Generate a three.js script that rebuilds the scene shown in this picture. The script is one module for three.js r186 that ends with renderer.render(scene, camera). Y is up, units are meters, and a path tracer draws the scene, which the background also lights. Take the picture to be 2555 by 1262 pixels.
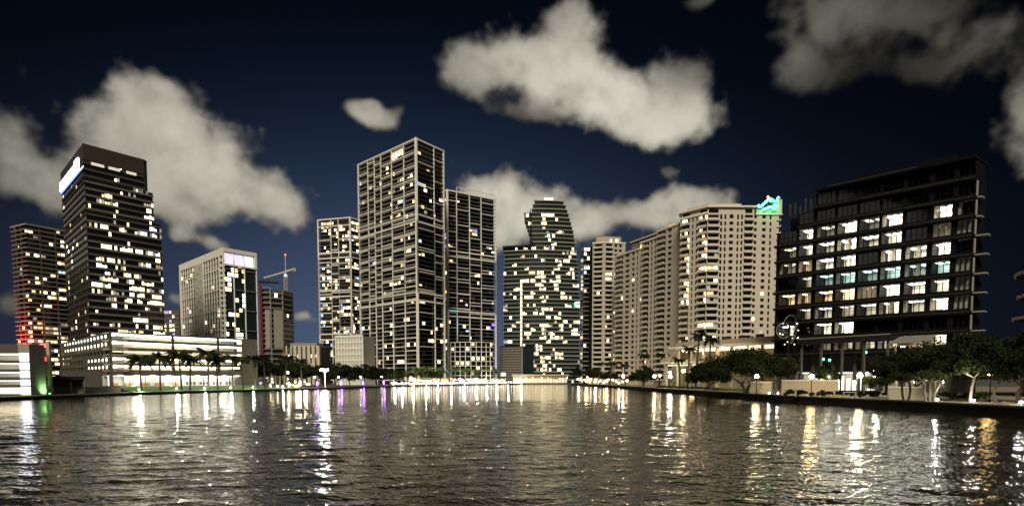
import * as THREE from 'three';
import { mergeGeometries } from 'three/addons/utils/BufferGeometryUtils.js';
import { RectAreaLightUniformsLib } from 'three/addons/lights/RectAreaLightUniformsLib.js';

// ---------------------------------------------------------------- camera, sky, light, exposure
const scene = new THREE.Scene();
const camera = new THREE.PerspectiveCamera(65.0, 2555 / 2122.8, 0.5, 6000);
camera.position.set(0, 4.5, 0);
camera.rotation.set(-4 * Math.PI / 180, 0, 0);
camera.setViewOffset(2555, 2122.8, 0, 0, 2555, 1262);      // shifted lens: the horizon sits low in the picture
const renderer = new THREE.WebGLRenderer();
renderer.toneMapping = THREE.LinearToneMapping;
renderer.toneMappingExposure = 2.3;
renderer.shadowMap.enabled = true;
RectAreaLightUniformsLib.init();

function rng(seed) { let a = seed >>> 0; return () => { a = (a + 0x6D2B79F5) >>> 0; let t = Math.imul(a ^ (a >>> 15), 1 | a); t = (t + Math.imul(t ^ (t >>> 7), 61 | t)) ^ t; return ((t ^ (t >>> 14)) >>> 0) / 4294967296; }; }
const PERM = new Uint8Array(512); { const r = rng(77), p = [...Array(256).keys()]; for (let i = 255; i > 0; i--) { const j = Math.floor(r() * (i + 1)); [p[i], p[j]] = [p[j], p[i]]; } for (let i = 0; i < 512; i++) PERM[i] = p[i & 255]; }
function noise3(x, y, z) {
  const X = Math.floor(x), Y = Math.floor(y), Z = Math.floor(z); x -= X; y -= Y; z -= Z;
  const u = x * x * (3 - 2 * x), v = y * y * (3 - 2 * y), w = z * z * (3 - 2 * z), xi = X & 255, yi = Y & 255, zi = Z & 255;
  const A = PERM[xi] + yi, B = PERM[(xi + 1) & 255] + yi, h = (q, k) => PERM[(PERM[q & 255] + zi + k) & 511] / 255;
  const l = (a, b, t) => a + (b - a) * t;
  return l(l(l(h(A, 0), h(B, 0), u), l(h(A + 1, 0), h(B + 1, 0), u), v), l(l(h(A, 1), h(B, 1), u), l(h(A + 1, 1), h(B + 1, 1), u), v), w);
}
function fbm(x, y, z, n) { let s = 0, a = 0.5, t = 0; for (let i = 0; i < n; i++) { s += a * noise3(x, y, z); t += a; x = x * 2.03 + 11.3; y = y * 2.03 + 4.7; z = z * 2.03 + 8.1; a *= 0.52; } return s / t; }
const sstep = (a, b, x) => { const t = Math.min(1, Math.max(0, (x - a) / (b - a))); return t * t * (3 - 2 * t); };

// night sky: [azimuth, elevation, half width, half height (degrees), tilt, radiance] of each mass of cloud, lit from below by the city
const CLOUDS = [[-29.0, 17.4, 3.8, 2.9, 0, .3], [-25.8, 17.1, 5.2, 3.5, -.2, .36], [-22.8, 14.7, 5.4, 2.4, -.25, .36], [-19.1, 13.6, 2.6, 1.2, -.2, .26], [-30.8, 14.2, 3.5, 2.4, 0, .26], [-26.8, 13.1, 3, 1.4, 0, .26], [-36.1, 16.2, 1.6, 2.7, 0, .2], [-35.5, 13.5, 2.9, 2, 0, .2], [-27.6, 19.9, 1.8, 1.3, 0, .24],
  [-1.2, 24.3, 4.3, 2.3, 0, .3], [4.1, 25.8, 4.3, 2.3, 0, .34], [5.1, 23, 6.9, 2.3, -.25, .44], [10, 21.4, 6.1, 2.5, -.3, .46], [14.5, 20.4, 2.3, 1.2, 0, .34], [11.9, 19.9, 3.5, 1.4, -.1, .4], [-4.2, 24.1, 2, 2.1, 0, .14], [4, 27.7, 2, 1, 0, .2], [13.8, 23, 2.5, 1.9, .6, .06], [.8, 20.9, 3, .8, 0, .05],
  [-13.1, 20.9, 1.2, .8, -.1, .26], [-12.0, 20.6, 1.5, 1.0, -.3, .3], [-10.4, 20.2, 1.6, .9, -.2, .28], [-11.6, 21.3, .9, .6, 0, .2], [-9.3, 21.2, 1.0, .5, .6, .07],
  [-2.9, 14.9, 3, 2.3, 0, .4], [.8, 14.6, 3.7, 2.5, -.2, .42], [4.8, 13.3, 3.7, 2, -.3, .42], [7.1, 13.1, 2, 1.4, 0, .28], [-.9, 12.4, 3, 1.9, 0, .4],
  [14.6, 14.2, 3.2, 1.5, 0, .36], [12.7, 13.1, 2.7, 1.3, 0, .36], [16.5, 13.8, 2.8, 1.5, -.2, .34], [11.1, 13.5, 1.6, .8, 0, .22],
  [22.4, 24.6, 2.8, 3.0, -.3, .11], [26.7, 25.4, 4.2, 1.7, -.3, .075], [34.2, 21.6, 3.6, 2.1, .1, .07], [31.5, 24.6, 3.2, 1.5, 0, .04], [25.2, 21.8, 3.6, 1.5, 0, .022], [30.7, 20.8, 2.4, 1.0, 0, .014], [14.9, 27.7, 1.5, .5, 0, .05],
  [-24, 10.4, 1.4, .6, -.2, .22], [-26.6, 10.9, .7, .6, 0, .2], [-17.5, 4.9, 1.1, .6, 0, .34], [-26.7, 6, .8, .8, 0, .28], [-36.8, 4.8, 1.3, 1.3, 0, .12], [13.3, 16.3, .8, .4, 0, .03]];
{ // the same broken cloud goes on round the rest of the sky
  const r = rng(5);
  for (let i = 0; i < 34; i++) {
    const az = -180 + 360 * r(), el = 8 + 60 * r() * r(), in_view = Math.abs(az) < 47 && el < 38, s = 2.5 + 5 * r();
    const n = 3 + Math.floor(r() * 3);
    for (let k = 0; k < n; k++) { const b = [az + (r() - .5) * 2.4 * s, el + (r() - .5) * s, s * (.7 + .5 * r()), s * (.35 + .25 * r()), (r() - .5) * .5, (.10 + .22 * r()) * (el > 30 ? .6 : 1)]; if (!in_view) CLOUDS.push(b); }
  }
}
function makeSky() {
  const W = 4096, H = 2048, data = new Float32Array(W * H * 4), rad = Math.PI / 180;
  const bins = Array.from({ length: 72 }, () => []);                 // clouds by azimuth, 5 degrees each
  for (const c of CLOUDS) { const reach = Math.max(c[2], c[3]) * 1.7 / Math.max(.25, Math.cos(c[1] * rad)) + 6; for (let b = 0; b < 72; b++) { let d = Math.abs(b * 5 - 177.5 - c[0]); d = Math.min(d, 360 - d); if (d < reach) bins[b].push(c); } }
  for (let j = 0; j < H; j++) {
    const el = ((j + .5) / H - .5) * 180;
    if (el < -1) { for (let i = 0; i < W; i++) data.set([.006, .007, .009, 1], (j * W + i) * 4); continue; }
    const e = Math.max(0, el), ce = Math.cos(el * rad), se = Math.sin(el * rad);
    for (let i = 0; i < W; i++) {
      let az = ((i + .5) / W) * 360 - 180 + 90; if (az > 180) az -= 360;    // 0 is straight ahead (-z)
      const dx = ce * Math.sin(az * rad), dz = -ce * Math.cos(az * rad);
      const city = .03 + .97 * Math.exp(-Math.pow((az + 8) / 23, 2)), gs = (w) => Math.exp(-(e / w) * (e / w));
      let R = .0002 + .034 * gs(13) * city, G = .0004 + .047 * gs(14) * city, B = .001 + .085 * gs(14.5) * city;
      const near = bins[Math.floor((az + 180) / 5) % 72];
      if (near.length) {
        const wx = (fbm(dx * 9, se * 9, dz * 9, 3) - .5) * 2.6, wy = (fbm(dx * 9 + 31, se * 9, dz * 9 + 7, 3) - .5) * 2.2;
        let q = 0, br = 0, ws = 0;
        for (const c of near) {
          let da = az - c[0]; if (da > 180) da -= 360; if (da < -180) da += 360;
          da = da * Math.cos(el * rad) / Math.max(.2, Math.cos(c[1] * rad)) + wx; const de = el - c[1] + wy * .7, cs = Math.cos(c[4]), sn = Math.sin(c[4]);
          const a = (da * cs + de * sn) / (c[2] * 1.12), b = (-da * sn + de * cs) / (c[3] * 1.12), d2 = a * a + b * b;
          if (d2 < 3) { const w = Math.exp(-d2 * 1.3); q += w; br += c[5] * w; ws += w; }
        }
        if (q > .08) {
          const n = fbm(dx * 26, se * 26, dz * 26, 5), m = fbm(dx * 60 + 5, se * 60, dz * 60, 3);
          const soft = el > 19 ? 1 : .8;
          const den = Math.min(q, 1.5) * 1.15 - .52 + (n - .5) * 1.5 + (m - .5) * .55;
          const a = sstep(-.06, .8 * soft, den) * .97, t = (br / ws) * (.5 + .75 * sstep(.0, 1.5, den)) * (.8 + .4 * n) * .52;
          R += (t * 1.0 - R) * a; G += (t * .95 - G) * a; B += (t * .79 - B) * a;
        }
      }
      const k = (j * W + i) * 4; data[k] = R; data[k + 1] = G; data[k + 2] = B; data[k + 3] = 1;
    }
  }
  const t = new THREE.DataTexture(data, W, H, THREE.RGBAFormat, THREE.FloatType);
  t.mapping = THREE.EquirectangularReflectionMapping; t.magFilter = THREE.LinearFilter; t.needsUpdate = true;
  return t;
}
scene.background = makeSky();
scene.environment = scene.background;
// the glow of the lit downtown behind the viewer, wide and soft
const sun = new THREE.DirectionalLight(new THREE.Color(1, .91, .75), 1.95);
sun.position.set(-95, 830, 520); sun.target.position.set(-30, 20, -330);
sun.shadow.radius = 30; sun.castShadow = true; sun.shadow.mapSize.set(4096, 4096);
Object.assign(sun.shadow.camera, { left: -480, right: 480, top: 480, bottom: -480, near: 10, far: 2000 });
scene.add(sun, sun.target);

// ---------------------------------------------------------------- helpers
const lin = (r, g, b) => new THREE.Color().setRGB(r, g, b);
const std = (r, g, b, rough = .85, more = {}) => new THREE.MeshStandardMaterial({ color: lin(r, g, b), roughness: rough, ...more });
const matte = (r, g, b) => new THREE.MeshPhysicalMaterial({ color: lin(r, g, b), roughness: .95, specularIntensity: .12 });
const glow = (r, g, b, s) => new THREE.MeshStandardMaterial({ color: lin(.3, .3, .3), roughness: .5, emissive: lin(r, g, b), emissiveIntensity: s });
function grain(size, fn, srgb = true, channels = 1) {                       // small tiling data texture
  const d = new Uint8Array(size * size * 4);
  for (let j = 0; j < size; j++) for (let i = 0; i < size; i++) { const v = fn(i / size, j / size), k = (j * size + i) * 4; const c = Array.isArray(v) ? v : [v, v, v]; d[k] = c[0] * 255; d[k + 1] = c[1] * 255; d[k + 2] = c[2] * 255; d[k + 3] = 255; }
  const t = new THREE.DataTexture(d, size, size); t.wrapS = t.wrapT = THREE.RepeatWrapping; t.magFilter = THREE.LinearFilter; if (srgb) t.colorSpace = THREE.SRGBColorSpace; t.needsUpdate = true; return t;
}
const tile = (u, v, s, f, n) => { const a = u * Math.PI * 2, b = v * Math.PI * 2; return fbm(Math.cos(a) * f + s, Math.sin(a) * f + Math.cos(b) * f + s * 2, Math.sin(b) * f + s * 3, n); };
const stain = grain(256, (u, v) => .78 + .22 * tile(u, v, 3, 2.2, 5));
const stainM = (r, g, b, rep, rough = .9) => { const t = stain.clone(); t.repeat.set(rep, rep); t.needsUpdate = true; return std(r, g, b, rough, { map: t }); };

const taken = new Map();
function numbered(n) { const k = taken.get(n) ?? 0; taken.set(n, k + 1); return k ? n + '_' + String(k).padStart(3, '0') : n; }
function tag(o, label, category, group, kind) { o.userData.label = label; if (category) o.userData.category = category; if (group) o.userData.group = group; if (kind) o.userData.kind = kind; return o; }
function thing(name, label, category, [x, y, z] = [0, 0, 0], turn = 0, group) { const o = new THREE.Group(); o.name = numbered(name); o.position.set(x, y, z); o.rotation.y = turn; tag(o, label, category, group); scene.add(o); return o; }
function mesh(name, geo, mat, parent) { const m = new THREE.Mesh(geo, mat); m.name = parent === scene ? numbered(name) : name; m.castShadow = m.receiveShadow = true; parent.add(m); return m; }
function structure(name, geo, mat, label) { const m = mesh(name, geo, mat, scene); m.userData.kind = 'structure'; if (label) m.userData.label = label; return m; }
const BOX = new THREE.BoxGeometry(1, 1, 1), _q = new THREE.Quaternion(), _up = new THREE.Vector3(0, 1, 0);

// a vertical wall line from p0 to p1 (plan x, z), left to right as seen from outside: u runs along it, n points out
function face(p0, p1) { const dx = p1[0] - p0[0], dz = p1[1] - p0[1], L = Math.hypot(dx, dz), ux = dx / L, uz = dz / L; return { o: p0, L, ux, uz, nx: -uz, nz: ux, ry: Math.atan2(-uz, ux) }; }
const onFace = (F, u, n) => [F.o[0] + F.ux * u + F.nx * n, F.o[1] + F.uz * u + F.nz * n];
// parts that come in numbers: up to 300 of a name become parts of their own, the rest one part of kind stuff
class Bag {
  constructor(root) { this.root = root; this.items = new Map(); }
  add(name, mat, F, u, v, w, h, n0, n1, tilt = 0) { if (w <= 0 || h <= 0) return; if (!this.items.has(name)) this.items.set(name, []); this.items.get(name).push({ mat, F, u, v, w, h, n0, n1, tilt }); }
  matrix(i) { const [x, z] = onFace(i.F, i.u + i.w / 2, (i.n0 + i.n1) / 2), p = this.root.position; const q = new THREE.Quaternion().setFromAxisAngle(_up, i.F.ry); if (i.tilt) q.multiply(new THREE.Quaternion().setFromAxisAngle(new THREE.Vector3(1, 0, 0), i.tilt)); return [new THREE.Vector3(x - p.x, i.v + i.h / 2 - p.y, z - p.z), q, new THREE.Vector3(i.w, i.h, i.n1 - i.n0)]; }
  flush(most = 300) {
    for (const [name, list] of this.items) {
      const size = (i) => i.w * i.h / (i.F.o[0] ** 2 + i.F.o[1] ** 2);
      const order = list.length > most ? [...list].sort((a, b) => size(b) - size(a)) : list;
      for (const i of order.slice(0, most)) { const m = mesh(name, BOX, i.mat, this.root), [p, q, s] = this.matrix(i); m.position.copy(p); m.quaternion.copy(q); m.scale.copy(s); }
      const rest = order.slice(most);
      if (rest.length) {
        const by = new Map(); for (const i of rest) { const g = BOX.clone().applyMatrix4(new THREE.Matrix4().compose(...this.matrix(i))); if (!by.has(i.mat)) by.set(i.mat, []); by.get(i.mat).push(g); }
        const mats = [...by.keys()], geo = mergeGeometries(mats.map((k) => mergeGeometries(by.get(k))), true);
        const m = mesh(name, geo, mats, this.root); m.userData.kind = 'stuff';
      }
    }
    this.items.clear();
  }
}
function prismGeo(pts, y0, y1) {
  const s = new THREE.Shape(pts.map(([x, z]) => new THREE.Vector2(x, -z)));
  const g = new THREE.ExtrudeGeometry(s, { depth: y1 - y0, bevelEnabled: false }); g.rotateX(-Math.PI / 2); g.translate(0, y0, 0); return g;
}
function prism(name, pts, y0, y1, mat, root) { const p = root.position; return mesh(name, prismGeo(pts.map(([x, z]) => [x - p.x, z - p.z]), y0 - p.y, y1 - p.y), mat, root); }
function inset(pts, d) {                                              // convex outline, drawn in by d
  const n = pts.length, area = pts.reduce((s, p, i) => { const q = pts[(i + 1) % n]; return s + p[0] * q[1] - q[0] * p[1]; }, 0), sg = area > 0 ? 1 : -1;
  return pts.map((p, i) => { const a = pts[(i + n - 1) % n], b = pts[(i + 1) % n]; let d1 = [p[0] - a[0], p[1] - a[1]], d2 = [b[0] - p[0], b[1] - p[1]]; const l1 = Math.hypot(...d1), l2 = Math.hypot(...d2); const n1 = [-d1[1] / l1 * sg, d1[0] / l1 * sg], n2 = [-d2[1] / l2 * sg, d2[0] / l2 * sg]; const k = 1 + n1[0] * n2[0] + n1[1] * n2[1]; return [p[0] + (n1[0] + n2[0]) / k * d, p[1] + (n1[1] + n2[1]) / k * d]; });
}
const tubeGeo = (pts, r, seg = 12, rad = 6) => new THREE.TubeGeometry(new THREE.CatmullRomCurve3(pts.map((p) => new THREE.Vector3(...p))), seg, r, rad, false);
function taper(pts, r0, r1, rad = 7) {                                 // tube whose radius falls from r0 to r1
  const seg = pts.length * 4, g = tubeGeo(pts, 1, seg, rad), c = new THREE.CatmullRomCurve3(pts.map((p) => new THREE.Vector3(...p))), pos = g.attributes.position, v = new THREE.Vector3();
  for (let i = 0; i <= seg; i++) { const o = c.getPointAt(i / seg), r = r0 + (r1 - r0) * i / seg; for (let j = 0; j <= rad; j++) { const k = i * (rad + 1) + j; v.fromBufferAttribute(pos, k).sub(o).multiplyScalar(r).add(o); pos.setXYZ(k, v.x, v.y, v.z); } }
  return g;
}
const ball = new THREE.SphereGeometry(1, 14, 10);
const placeGeo = (g, x, y, z, sx = 1, sy = sx, sz = sx) => { const c = g.clone(); c.scale(sx, sy, sz); c.translate(x, y, z); return c; };
const boxAt = (x, y, z, w, h, d) => placeGeo(BOX, x, y, z, w, h, d);
function lamp(parent, color, strength, x, y, z, radius = 8) { const l = new THREE.PointLight(color, strength); l.position.set(x, y, z); l.castShadow = true; l.shadow.radius = radius; parent.add(l); return l; }
function panelLight(color, strength, w, h, pos, look) { const l = new THREE.RectAreaLight(color, strength, w, h); l.position.set(...pos); l.lookAt(...look); scene.add(l); return l; }
const ORD = ['first', 'second', 'third', 'fourth', 'fifth', 'sixth', 'seventh', 'eighth', 'ninth', 'tenth', 'eleventh', 'twelfth', 'thirteenth', 'fourteenth', 'fifteenth', 'sixteenth', 'seventeenth', 'eighteenth', 'nineteenth', 'twentieth'];

// ---------------------------------------------------------------- materials
const M = {
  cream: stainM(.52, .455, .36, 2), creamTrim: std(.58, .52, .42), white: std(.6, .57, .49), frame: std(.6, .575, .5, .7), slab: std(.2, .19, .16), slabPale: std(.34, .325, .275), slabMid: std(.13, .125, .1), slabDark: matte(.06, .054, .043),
  brown: matte(.04, .034, .026), brownWall: stainM(.075, .062, .046, 2), wallShade: matte(.014, .012, .009), wallShade2: matte(.02, .017, .012), concrete: stainM(.26, .24, .2, 2), dark: matte(.012, .012, .013), black: new THREE.MeshPhysicalMaterial({ color: lin(.004, .004, .0045), roughness: .9, specularIntensity: .15 }),  // the two seawall tones are darkened in colour to stand for shade
  glass: std(.008, .009, .011, .08), glassGreen: std(.012, .02, .019, .08), room: std(.5, .47, .42), roomDark: std(.06, .055, .05), wood: std(.32, .17, .07), metal: std(.2, .2, .2, .45, { metalness: .6 }),
  pane: new THREE.MeshPhysicalMaterial({ color: lin(.9, .92, .92), roughness: .02, transmission: 1, thickness: 0 }),
  curtain: new THREE.MeshPhysicalMaterial({ color: lin(.62, .58, .5), roughness: 1, transmission: .45, thickness: 0, side: THREE.DoubleSide }),
  red: matte(.13, .016, .014), bark: stainM(.12, .09, .06, 3), barkPale: stainM(.34, .29, .22, 3), stone: stainM(.3, .265, .2, 3), wallCream: stainM(.42, .36, .25, 2),
};
// lit windows: kinds of light behind glass
const LIT = {
  warm: [[1, .66, .28, .8], [1, .7, .32, 1.3], [1, .62, .24, .55], [1, .74, .38, 1.9]].map((c) => glow(...c)),
  cream: [[1, .83, .46, .9], [1, .85, .5, 1.5], [1, .8, .42, .55], [1, .87, .54, 2.2]].map((c) => glow(...c)),
  white: [[.95, .97, .9, .8], [.9, .97, 1, 1.3]].map((c) => glow(...c)),
  blue: [[.4, .55, 1, .7], [.6, .75, 1, .6]].map((c) => glow(...c)), purple: [[.3, .14, 1, .7], [.65, .25, .95, .6]].map((c) => glow(...c)), dim: [[1, .82, .55, .1], [1, .86, .62, .16], [.9, .9, .85, .1]].map((c) => glow(...c)),
};
const pickLit = (r, mix) => { let t = r(), k = 'cream'; for (const [n, w] of Object.entries(mix)) { if (t < w) { k = n; break; } t -= w; } const a = LIT[k]; return a[Math.floor(r() * a.length)]; };

// ---------------------------------------------------------------- water, ground, banks
const LEFT = [[-96, 60], [-101, -60], [-104, -110], [-104.8, -136.6], [-104.5, -153], [-105.5, -183], [-102, -208], [-93, -242], [-81, -278], [-74, -327], [-62, -396], [-46, -432], [-24, -470], [-6, -505], [10, -526]];
const shoreX = (D) => { let k = 0; while (k < LEFT.length - 2 && -LEFT[k + 1][1] < D) k++; return LEFT[k][0] + (LEFT[k + 1][0] - LEFT[k][0]) * (D + LEFT[k][1]) / (LEFT[k][1] - LEFT[k + 1][1]); };
const RIGHT = [[44, -529], [44.6, -501], [46, -470], [48, -358], [50, -301], [49.6, -221], [50.2, -198], [51.2, -163], [52, -127], [54.6, -110], [57, -97], [58, -85], [58.5, -75], [60, -40], [64, 60]];
structure('ground', prismGeo([[-3000, 60], ...LEFT, ...RIGHT, [3000, 60], [3000, -3500], [-3000, -3500]], -1.2, .7), stainM(.05, .048, .04, .02), 'flat city ground behind both river banks');
structure('promenade', prismGeo([...RIGHT.slice(1, 14).map(([x, z]) => [x + .35, z]), [200, -40], [200, -520], [46, -520]], .7, 1.3), stainM(.17, .145, .09, .05), 'paved terrace along the right bank');
{ // water: one sheet, its cells growing with distance, raised into waves
  const rs = [0.5, 4, 8, 11]; for (let i = 0; i < 600; i++) rs.push(14 * Math.pow(150 / 14, i / 600)); for (let i = 0; i <= 130; i++) rs.push(150 * Math.pow(1300 / 150, i / 130));
  const as = []; for (let i = 0; i < 60; i++) as.push(45 + 270 * i / 60); for (let i = 0; i <= 560; i++) as.push(315 + 90 * i / 560);
  const r = rng(9), W = []; for (let i = 0; i < 64; i++) { const l = .38 * Math.pow(11, r()), d = 1.42 + (r() + r() - 1) * 1.25; W.push([Math.cos(d) * 2 * Math.PI / l, Math.sin(d) * 2 * Math.PI / l, r() * 6.28, .0020 * Math.pow(l, .92) * (.6 + .8 * r()), l]); }
  const nA = as.length, pos = new Float32Array(rs.length * nA * 3), uv = new Float32Array(rs.length * nA * 2), idx = [];
  rs.forEach((R, i) => as.forEach((A, j) => {
    const a = A * Math.PI / 180, x = Math.sin(a) * R, z = -Math.cos(a) * R, k = i * nA + j; let y = 0; const cell = R * .0040, calm = 1 - sstep(60, 170, R);
    const gust = .55 + .9 * noise3(x * .03 + 9, 2, z * .018 + 4);
    for (const w of W) { const f = w[4] / cell; if (f > 2.5) { const p = Math.sin(w[0] * x + w[1] * z + w[2]); y += w[3] * Math.min(1, (f - 2.5) / 2) * (p + .25 * p * p) * gust * calm; } }
    pos.set([x, R > 1000 ? 0 : y, z], k * 3); uv.set([x, z], k * 2);
    if (i && j) { const b = k - nA; idx.push(b - 1, b, k, b - 1, k, k - 1); }
  }));
  const g = new THREE.BufferGeometry(); g.setAttribute('position', new THREE.BufferAttribute(pos, 3)); g.setAttribute('uv', new THREE.BufferAttribute(uv, 2)); g.setIndex(idx); g.computeVertexNormals();
  // fine ripples: slopes of a tiling sum of waves
  const N = 512, q = rng(4), L = [], sx = new Float32Array(N * N), sy = new Float32Array(N * N); let sum = 0;
  for (let i = 0; i < 48; i++) { const m = 3 + Math.floor(q() * 21), d = 1.42 + (q() - .5) * 2.4; L.push([Math.round(Math.cos(d) * m), Math.round(Math.sin(d) * m), q() * 6.28, 1 / (m + 4)]); }
  for (let j = 0; j < N; j++) for (let i = 0; i < N; i++) { let a = 0, c = 0; for (const w of L) { const k = w[3] * Math.cos((w[0] * i + w[1] * j) / N * 6.2831853 + w[2]); a += w[0] * k; c += w[1] * k; } sx[j * N + i] = a; sy[j * N + i] = c; sum += a * a + c * c; }
  const gain = .085 / Math.sqrt(sum / (N * N));
  const ripple = grain(N, (u, v) => { const k = Math.round(v * N) % N * N + Math.round(u * N) % N, a = -sx[k] * gain, c = -sy[k] * gain, l = Math.hypot(a, c, 1); return [a / l * .5 + .5, c / l * .5 + .5, .5 / l + .5]; }, false);
  ripple.repeat.set(1 / 5.3, 1 / 5.3);
  const water = structure('water', g, new THREE.MeshPhysicalMaterial({ color: lin(.012, .011, .006), roughness: .07, ior: 1.33, normalMap: ripple }), 'dark rippled river water mirroring the lit towers');
  water.receiveShadow = true;
}
function seawall(pts, top, step, mats, label) {
  const root = thing('seawall', label, 'seawall', [pts[0][0], 0, pts[0][1]]), bag = new Bag(root), r = rng(pts.length * 7);
  for (let i = 0; i + 1 < pts.length; i++) {
    const F = face(pts[i], pts[i + 1]), n = Math.max(1, Math.round(F.L / step)), w = F.L / n;
    for (let k = 0; k < n; k++) { bag.add('panel', mats[Math.floor(r() * 2)], F, k * w + .03, -1, w - .06, top + .82, -.3, .06 + r() * .03); bag.add('cap', mats[2], F, k * w + .015, top - .18, w - .03, .22, -.6, .14); }
  }
  bag.flush();
}
seawall([...LEFT.slice(1)].reverse().map(([x, z]) => [x, z]).reverse().map(([x, z]) => [x + .3, z]), .75, 7, [M.wallShade, M.wallShade2, M.slabMid], 'long low concrete seawall along the left bank below the lawn');
seawall([...RIGHT.slice(1)].map(([x, z]) => [x - .3, z]), 1.35, 5, [M.wallShade, M.wallShade2, std(.05, .042, .028)], 'dark seawall along the right bank under the promenade');

// ---------------------------------------------------------------- towers
function towerRoot(name, label, foot, cat = 'tower') { return thing(name, label, cat, [foot[0][0], .7, foot[0][1]]); }
const para = ([l, c, r]) => [l, c, r, [l[0] + r[0] - c[0], l[1] + r[1] - c[1]]];
const sh = ([x, y, z]) => [x, z];

// glass tower behind a deep frame of pale posts, beams and balcony slabs
function framedTower(name, label, foot, H, o) {
  const root = towerRoot(name, label, foot), bag = new Bag(root), r = rng(o.seed), fh = o.fh ?? 2.8, P = para(foot);
  prism('glass_core', inset(P, 1.3), .7, H - .6, M.glass, root);
  prism('roof', inset(P, .4), H - .6, H - .15, M.slab, root);
  const gaps = o.gaps ?? [], inGap = (v) => gaps.some(([a, b]) => v > a - .5 && v < b);
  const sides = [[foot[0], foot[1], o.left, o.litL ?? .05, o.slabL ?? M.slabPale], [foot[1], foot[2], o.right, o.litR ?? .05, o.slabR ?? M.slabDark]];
  sides.forEach(([a, b, cols, lit, slabM], s) => {
    const F = face(a, b), us = cols.map((c) => c * F.L);
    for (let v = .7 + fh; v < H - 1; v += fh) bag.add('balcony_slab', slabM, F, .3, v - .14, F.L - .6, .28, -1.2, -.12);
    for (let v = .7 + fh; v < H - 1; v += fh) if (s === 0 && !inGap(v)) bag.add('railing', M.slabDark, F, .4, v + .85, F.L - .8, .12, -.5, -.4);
    const seg = [.7, ...gaps.flat(), H];
    for (let i = 0; i < seg.length; i += 2) {
      us.forEach((u, k) => bag.add('frame_post', M.frame, F, u - (k === 0 || k === us.length - 1 ? .55 : .28), seg[i], k === 0 || k === us.length - 1 ? 1.1 : .56, seg[i + 1] - seg[i], -.75, k === 0 || k === us.length - 1 ? .12 : .02));
      bag.add('frame_beam', M.frame, F, 0, seg[i + 1] - .95, F.L, .95, -.7, .07); if (i) bag.add('frame_beam', M.frame, F, 0, seg[i], F.L, .9, -.7, .06);
      for (let k = 0; k + 1 < us.length; k++) { const every = s === 0 ? o.beatL ?? 3 : o.beatR ?? 4; let v = seg[i] + fh * (1 + Math.floor(r() * every)); while (v < seg[i + 1] - fh) { bag.add('frame_beam', M.frame, F, us[k], v - .33, us[k + 1] - us[k], s === 0 ? .72 : .45, -.6, -.02); v += fh * (every - (r() < .2 ? 1 : 0)); } }
    }
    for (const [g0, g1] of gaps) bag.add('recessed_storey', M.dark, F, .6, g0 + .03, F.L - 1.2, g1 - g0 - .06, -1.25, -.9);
    for (let k = 0; k + 1 < us.length; k++) {
      const n = Math.max(2, Math.round((us[k + 1] - us[k]) / (o.win ?? 2.4))), w = (us[k + 1] - us[k] - .9) / n;
      for (let v = .7; v < H - fh - 2; v += fh) {
        let run = 0; const p = lit * (o.hot ? o.hot(v, s, k) : 1);
        for (let i = 0; i < n; i++) {
          if (run <= 0 && r() < p) run = 1 + Math.floor(r() * r() * 3.4);
          const u = us[k] + .45 + i * w;
          if (run > 0) { run--; bag.add('lit_window', pickLit(r, o.mix ?? { warm: .3, cream: .42, white: .1, blue: .06, purple: .03, dim: .1 }), F, u + .06, v + .3, w * (r() < .25 ? .55 : .94), (fh - .75) * (r() < .2 ? .6 : 1), -1.3, -1.22); }
          else if (r() < .06) bag.add('curtained_window', M.roomDark, F, u + .06, v + .3, w * .9, fh - .75, -1.3, -1.24);
        }
      }
    }
  });
  if (o.after) o.after(root, bag);
  bag.flush(); return root;
}
const iconFoot = [[-111.5, -493.7], [-61.8, -440], [-46.3, -464]];
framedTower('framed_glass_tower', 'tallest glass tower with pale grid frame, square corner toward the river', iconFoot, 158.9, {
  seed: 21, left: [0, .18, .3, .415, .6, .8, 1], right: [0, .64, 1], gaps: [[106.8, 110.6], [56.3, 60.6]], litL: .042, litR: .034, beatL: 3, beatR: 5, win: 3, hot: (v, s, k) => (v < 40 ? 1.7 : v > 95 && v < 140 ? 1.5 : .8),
  after(root, bag) {
    const F = face(iconFoot[0], iconFoot[1]); for (let i = 0; i < 4; i++) bag.add('crown_light', LIT.cream[3], F, F.L * .61 + i * 3.3, 151.4 + i * .25, 1.8, 4.2, -1.1, -.9);
    for (let i = 0; i < 5; i++) bag.add('roof_louvre', M.slabDark, F, 1 + i * 4, 149, 2.4, 6, -1.15, -.95);
    const R = face(iconFoot[1], iconFoot[2]); bag.add('corner_slot', M.frame, R, R.L - .2, .7, .5, 156, -3, -1.6);
  },
});
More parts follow.
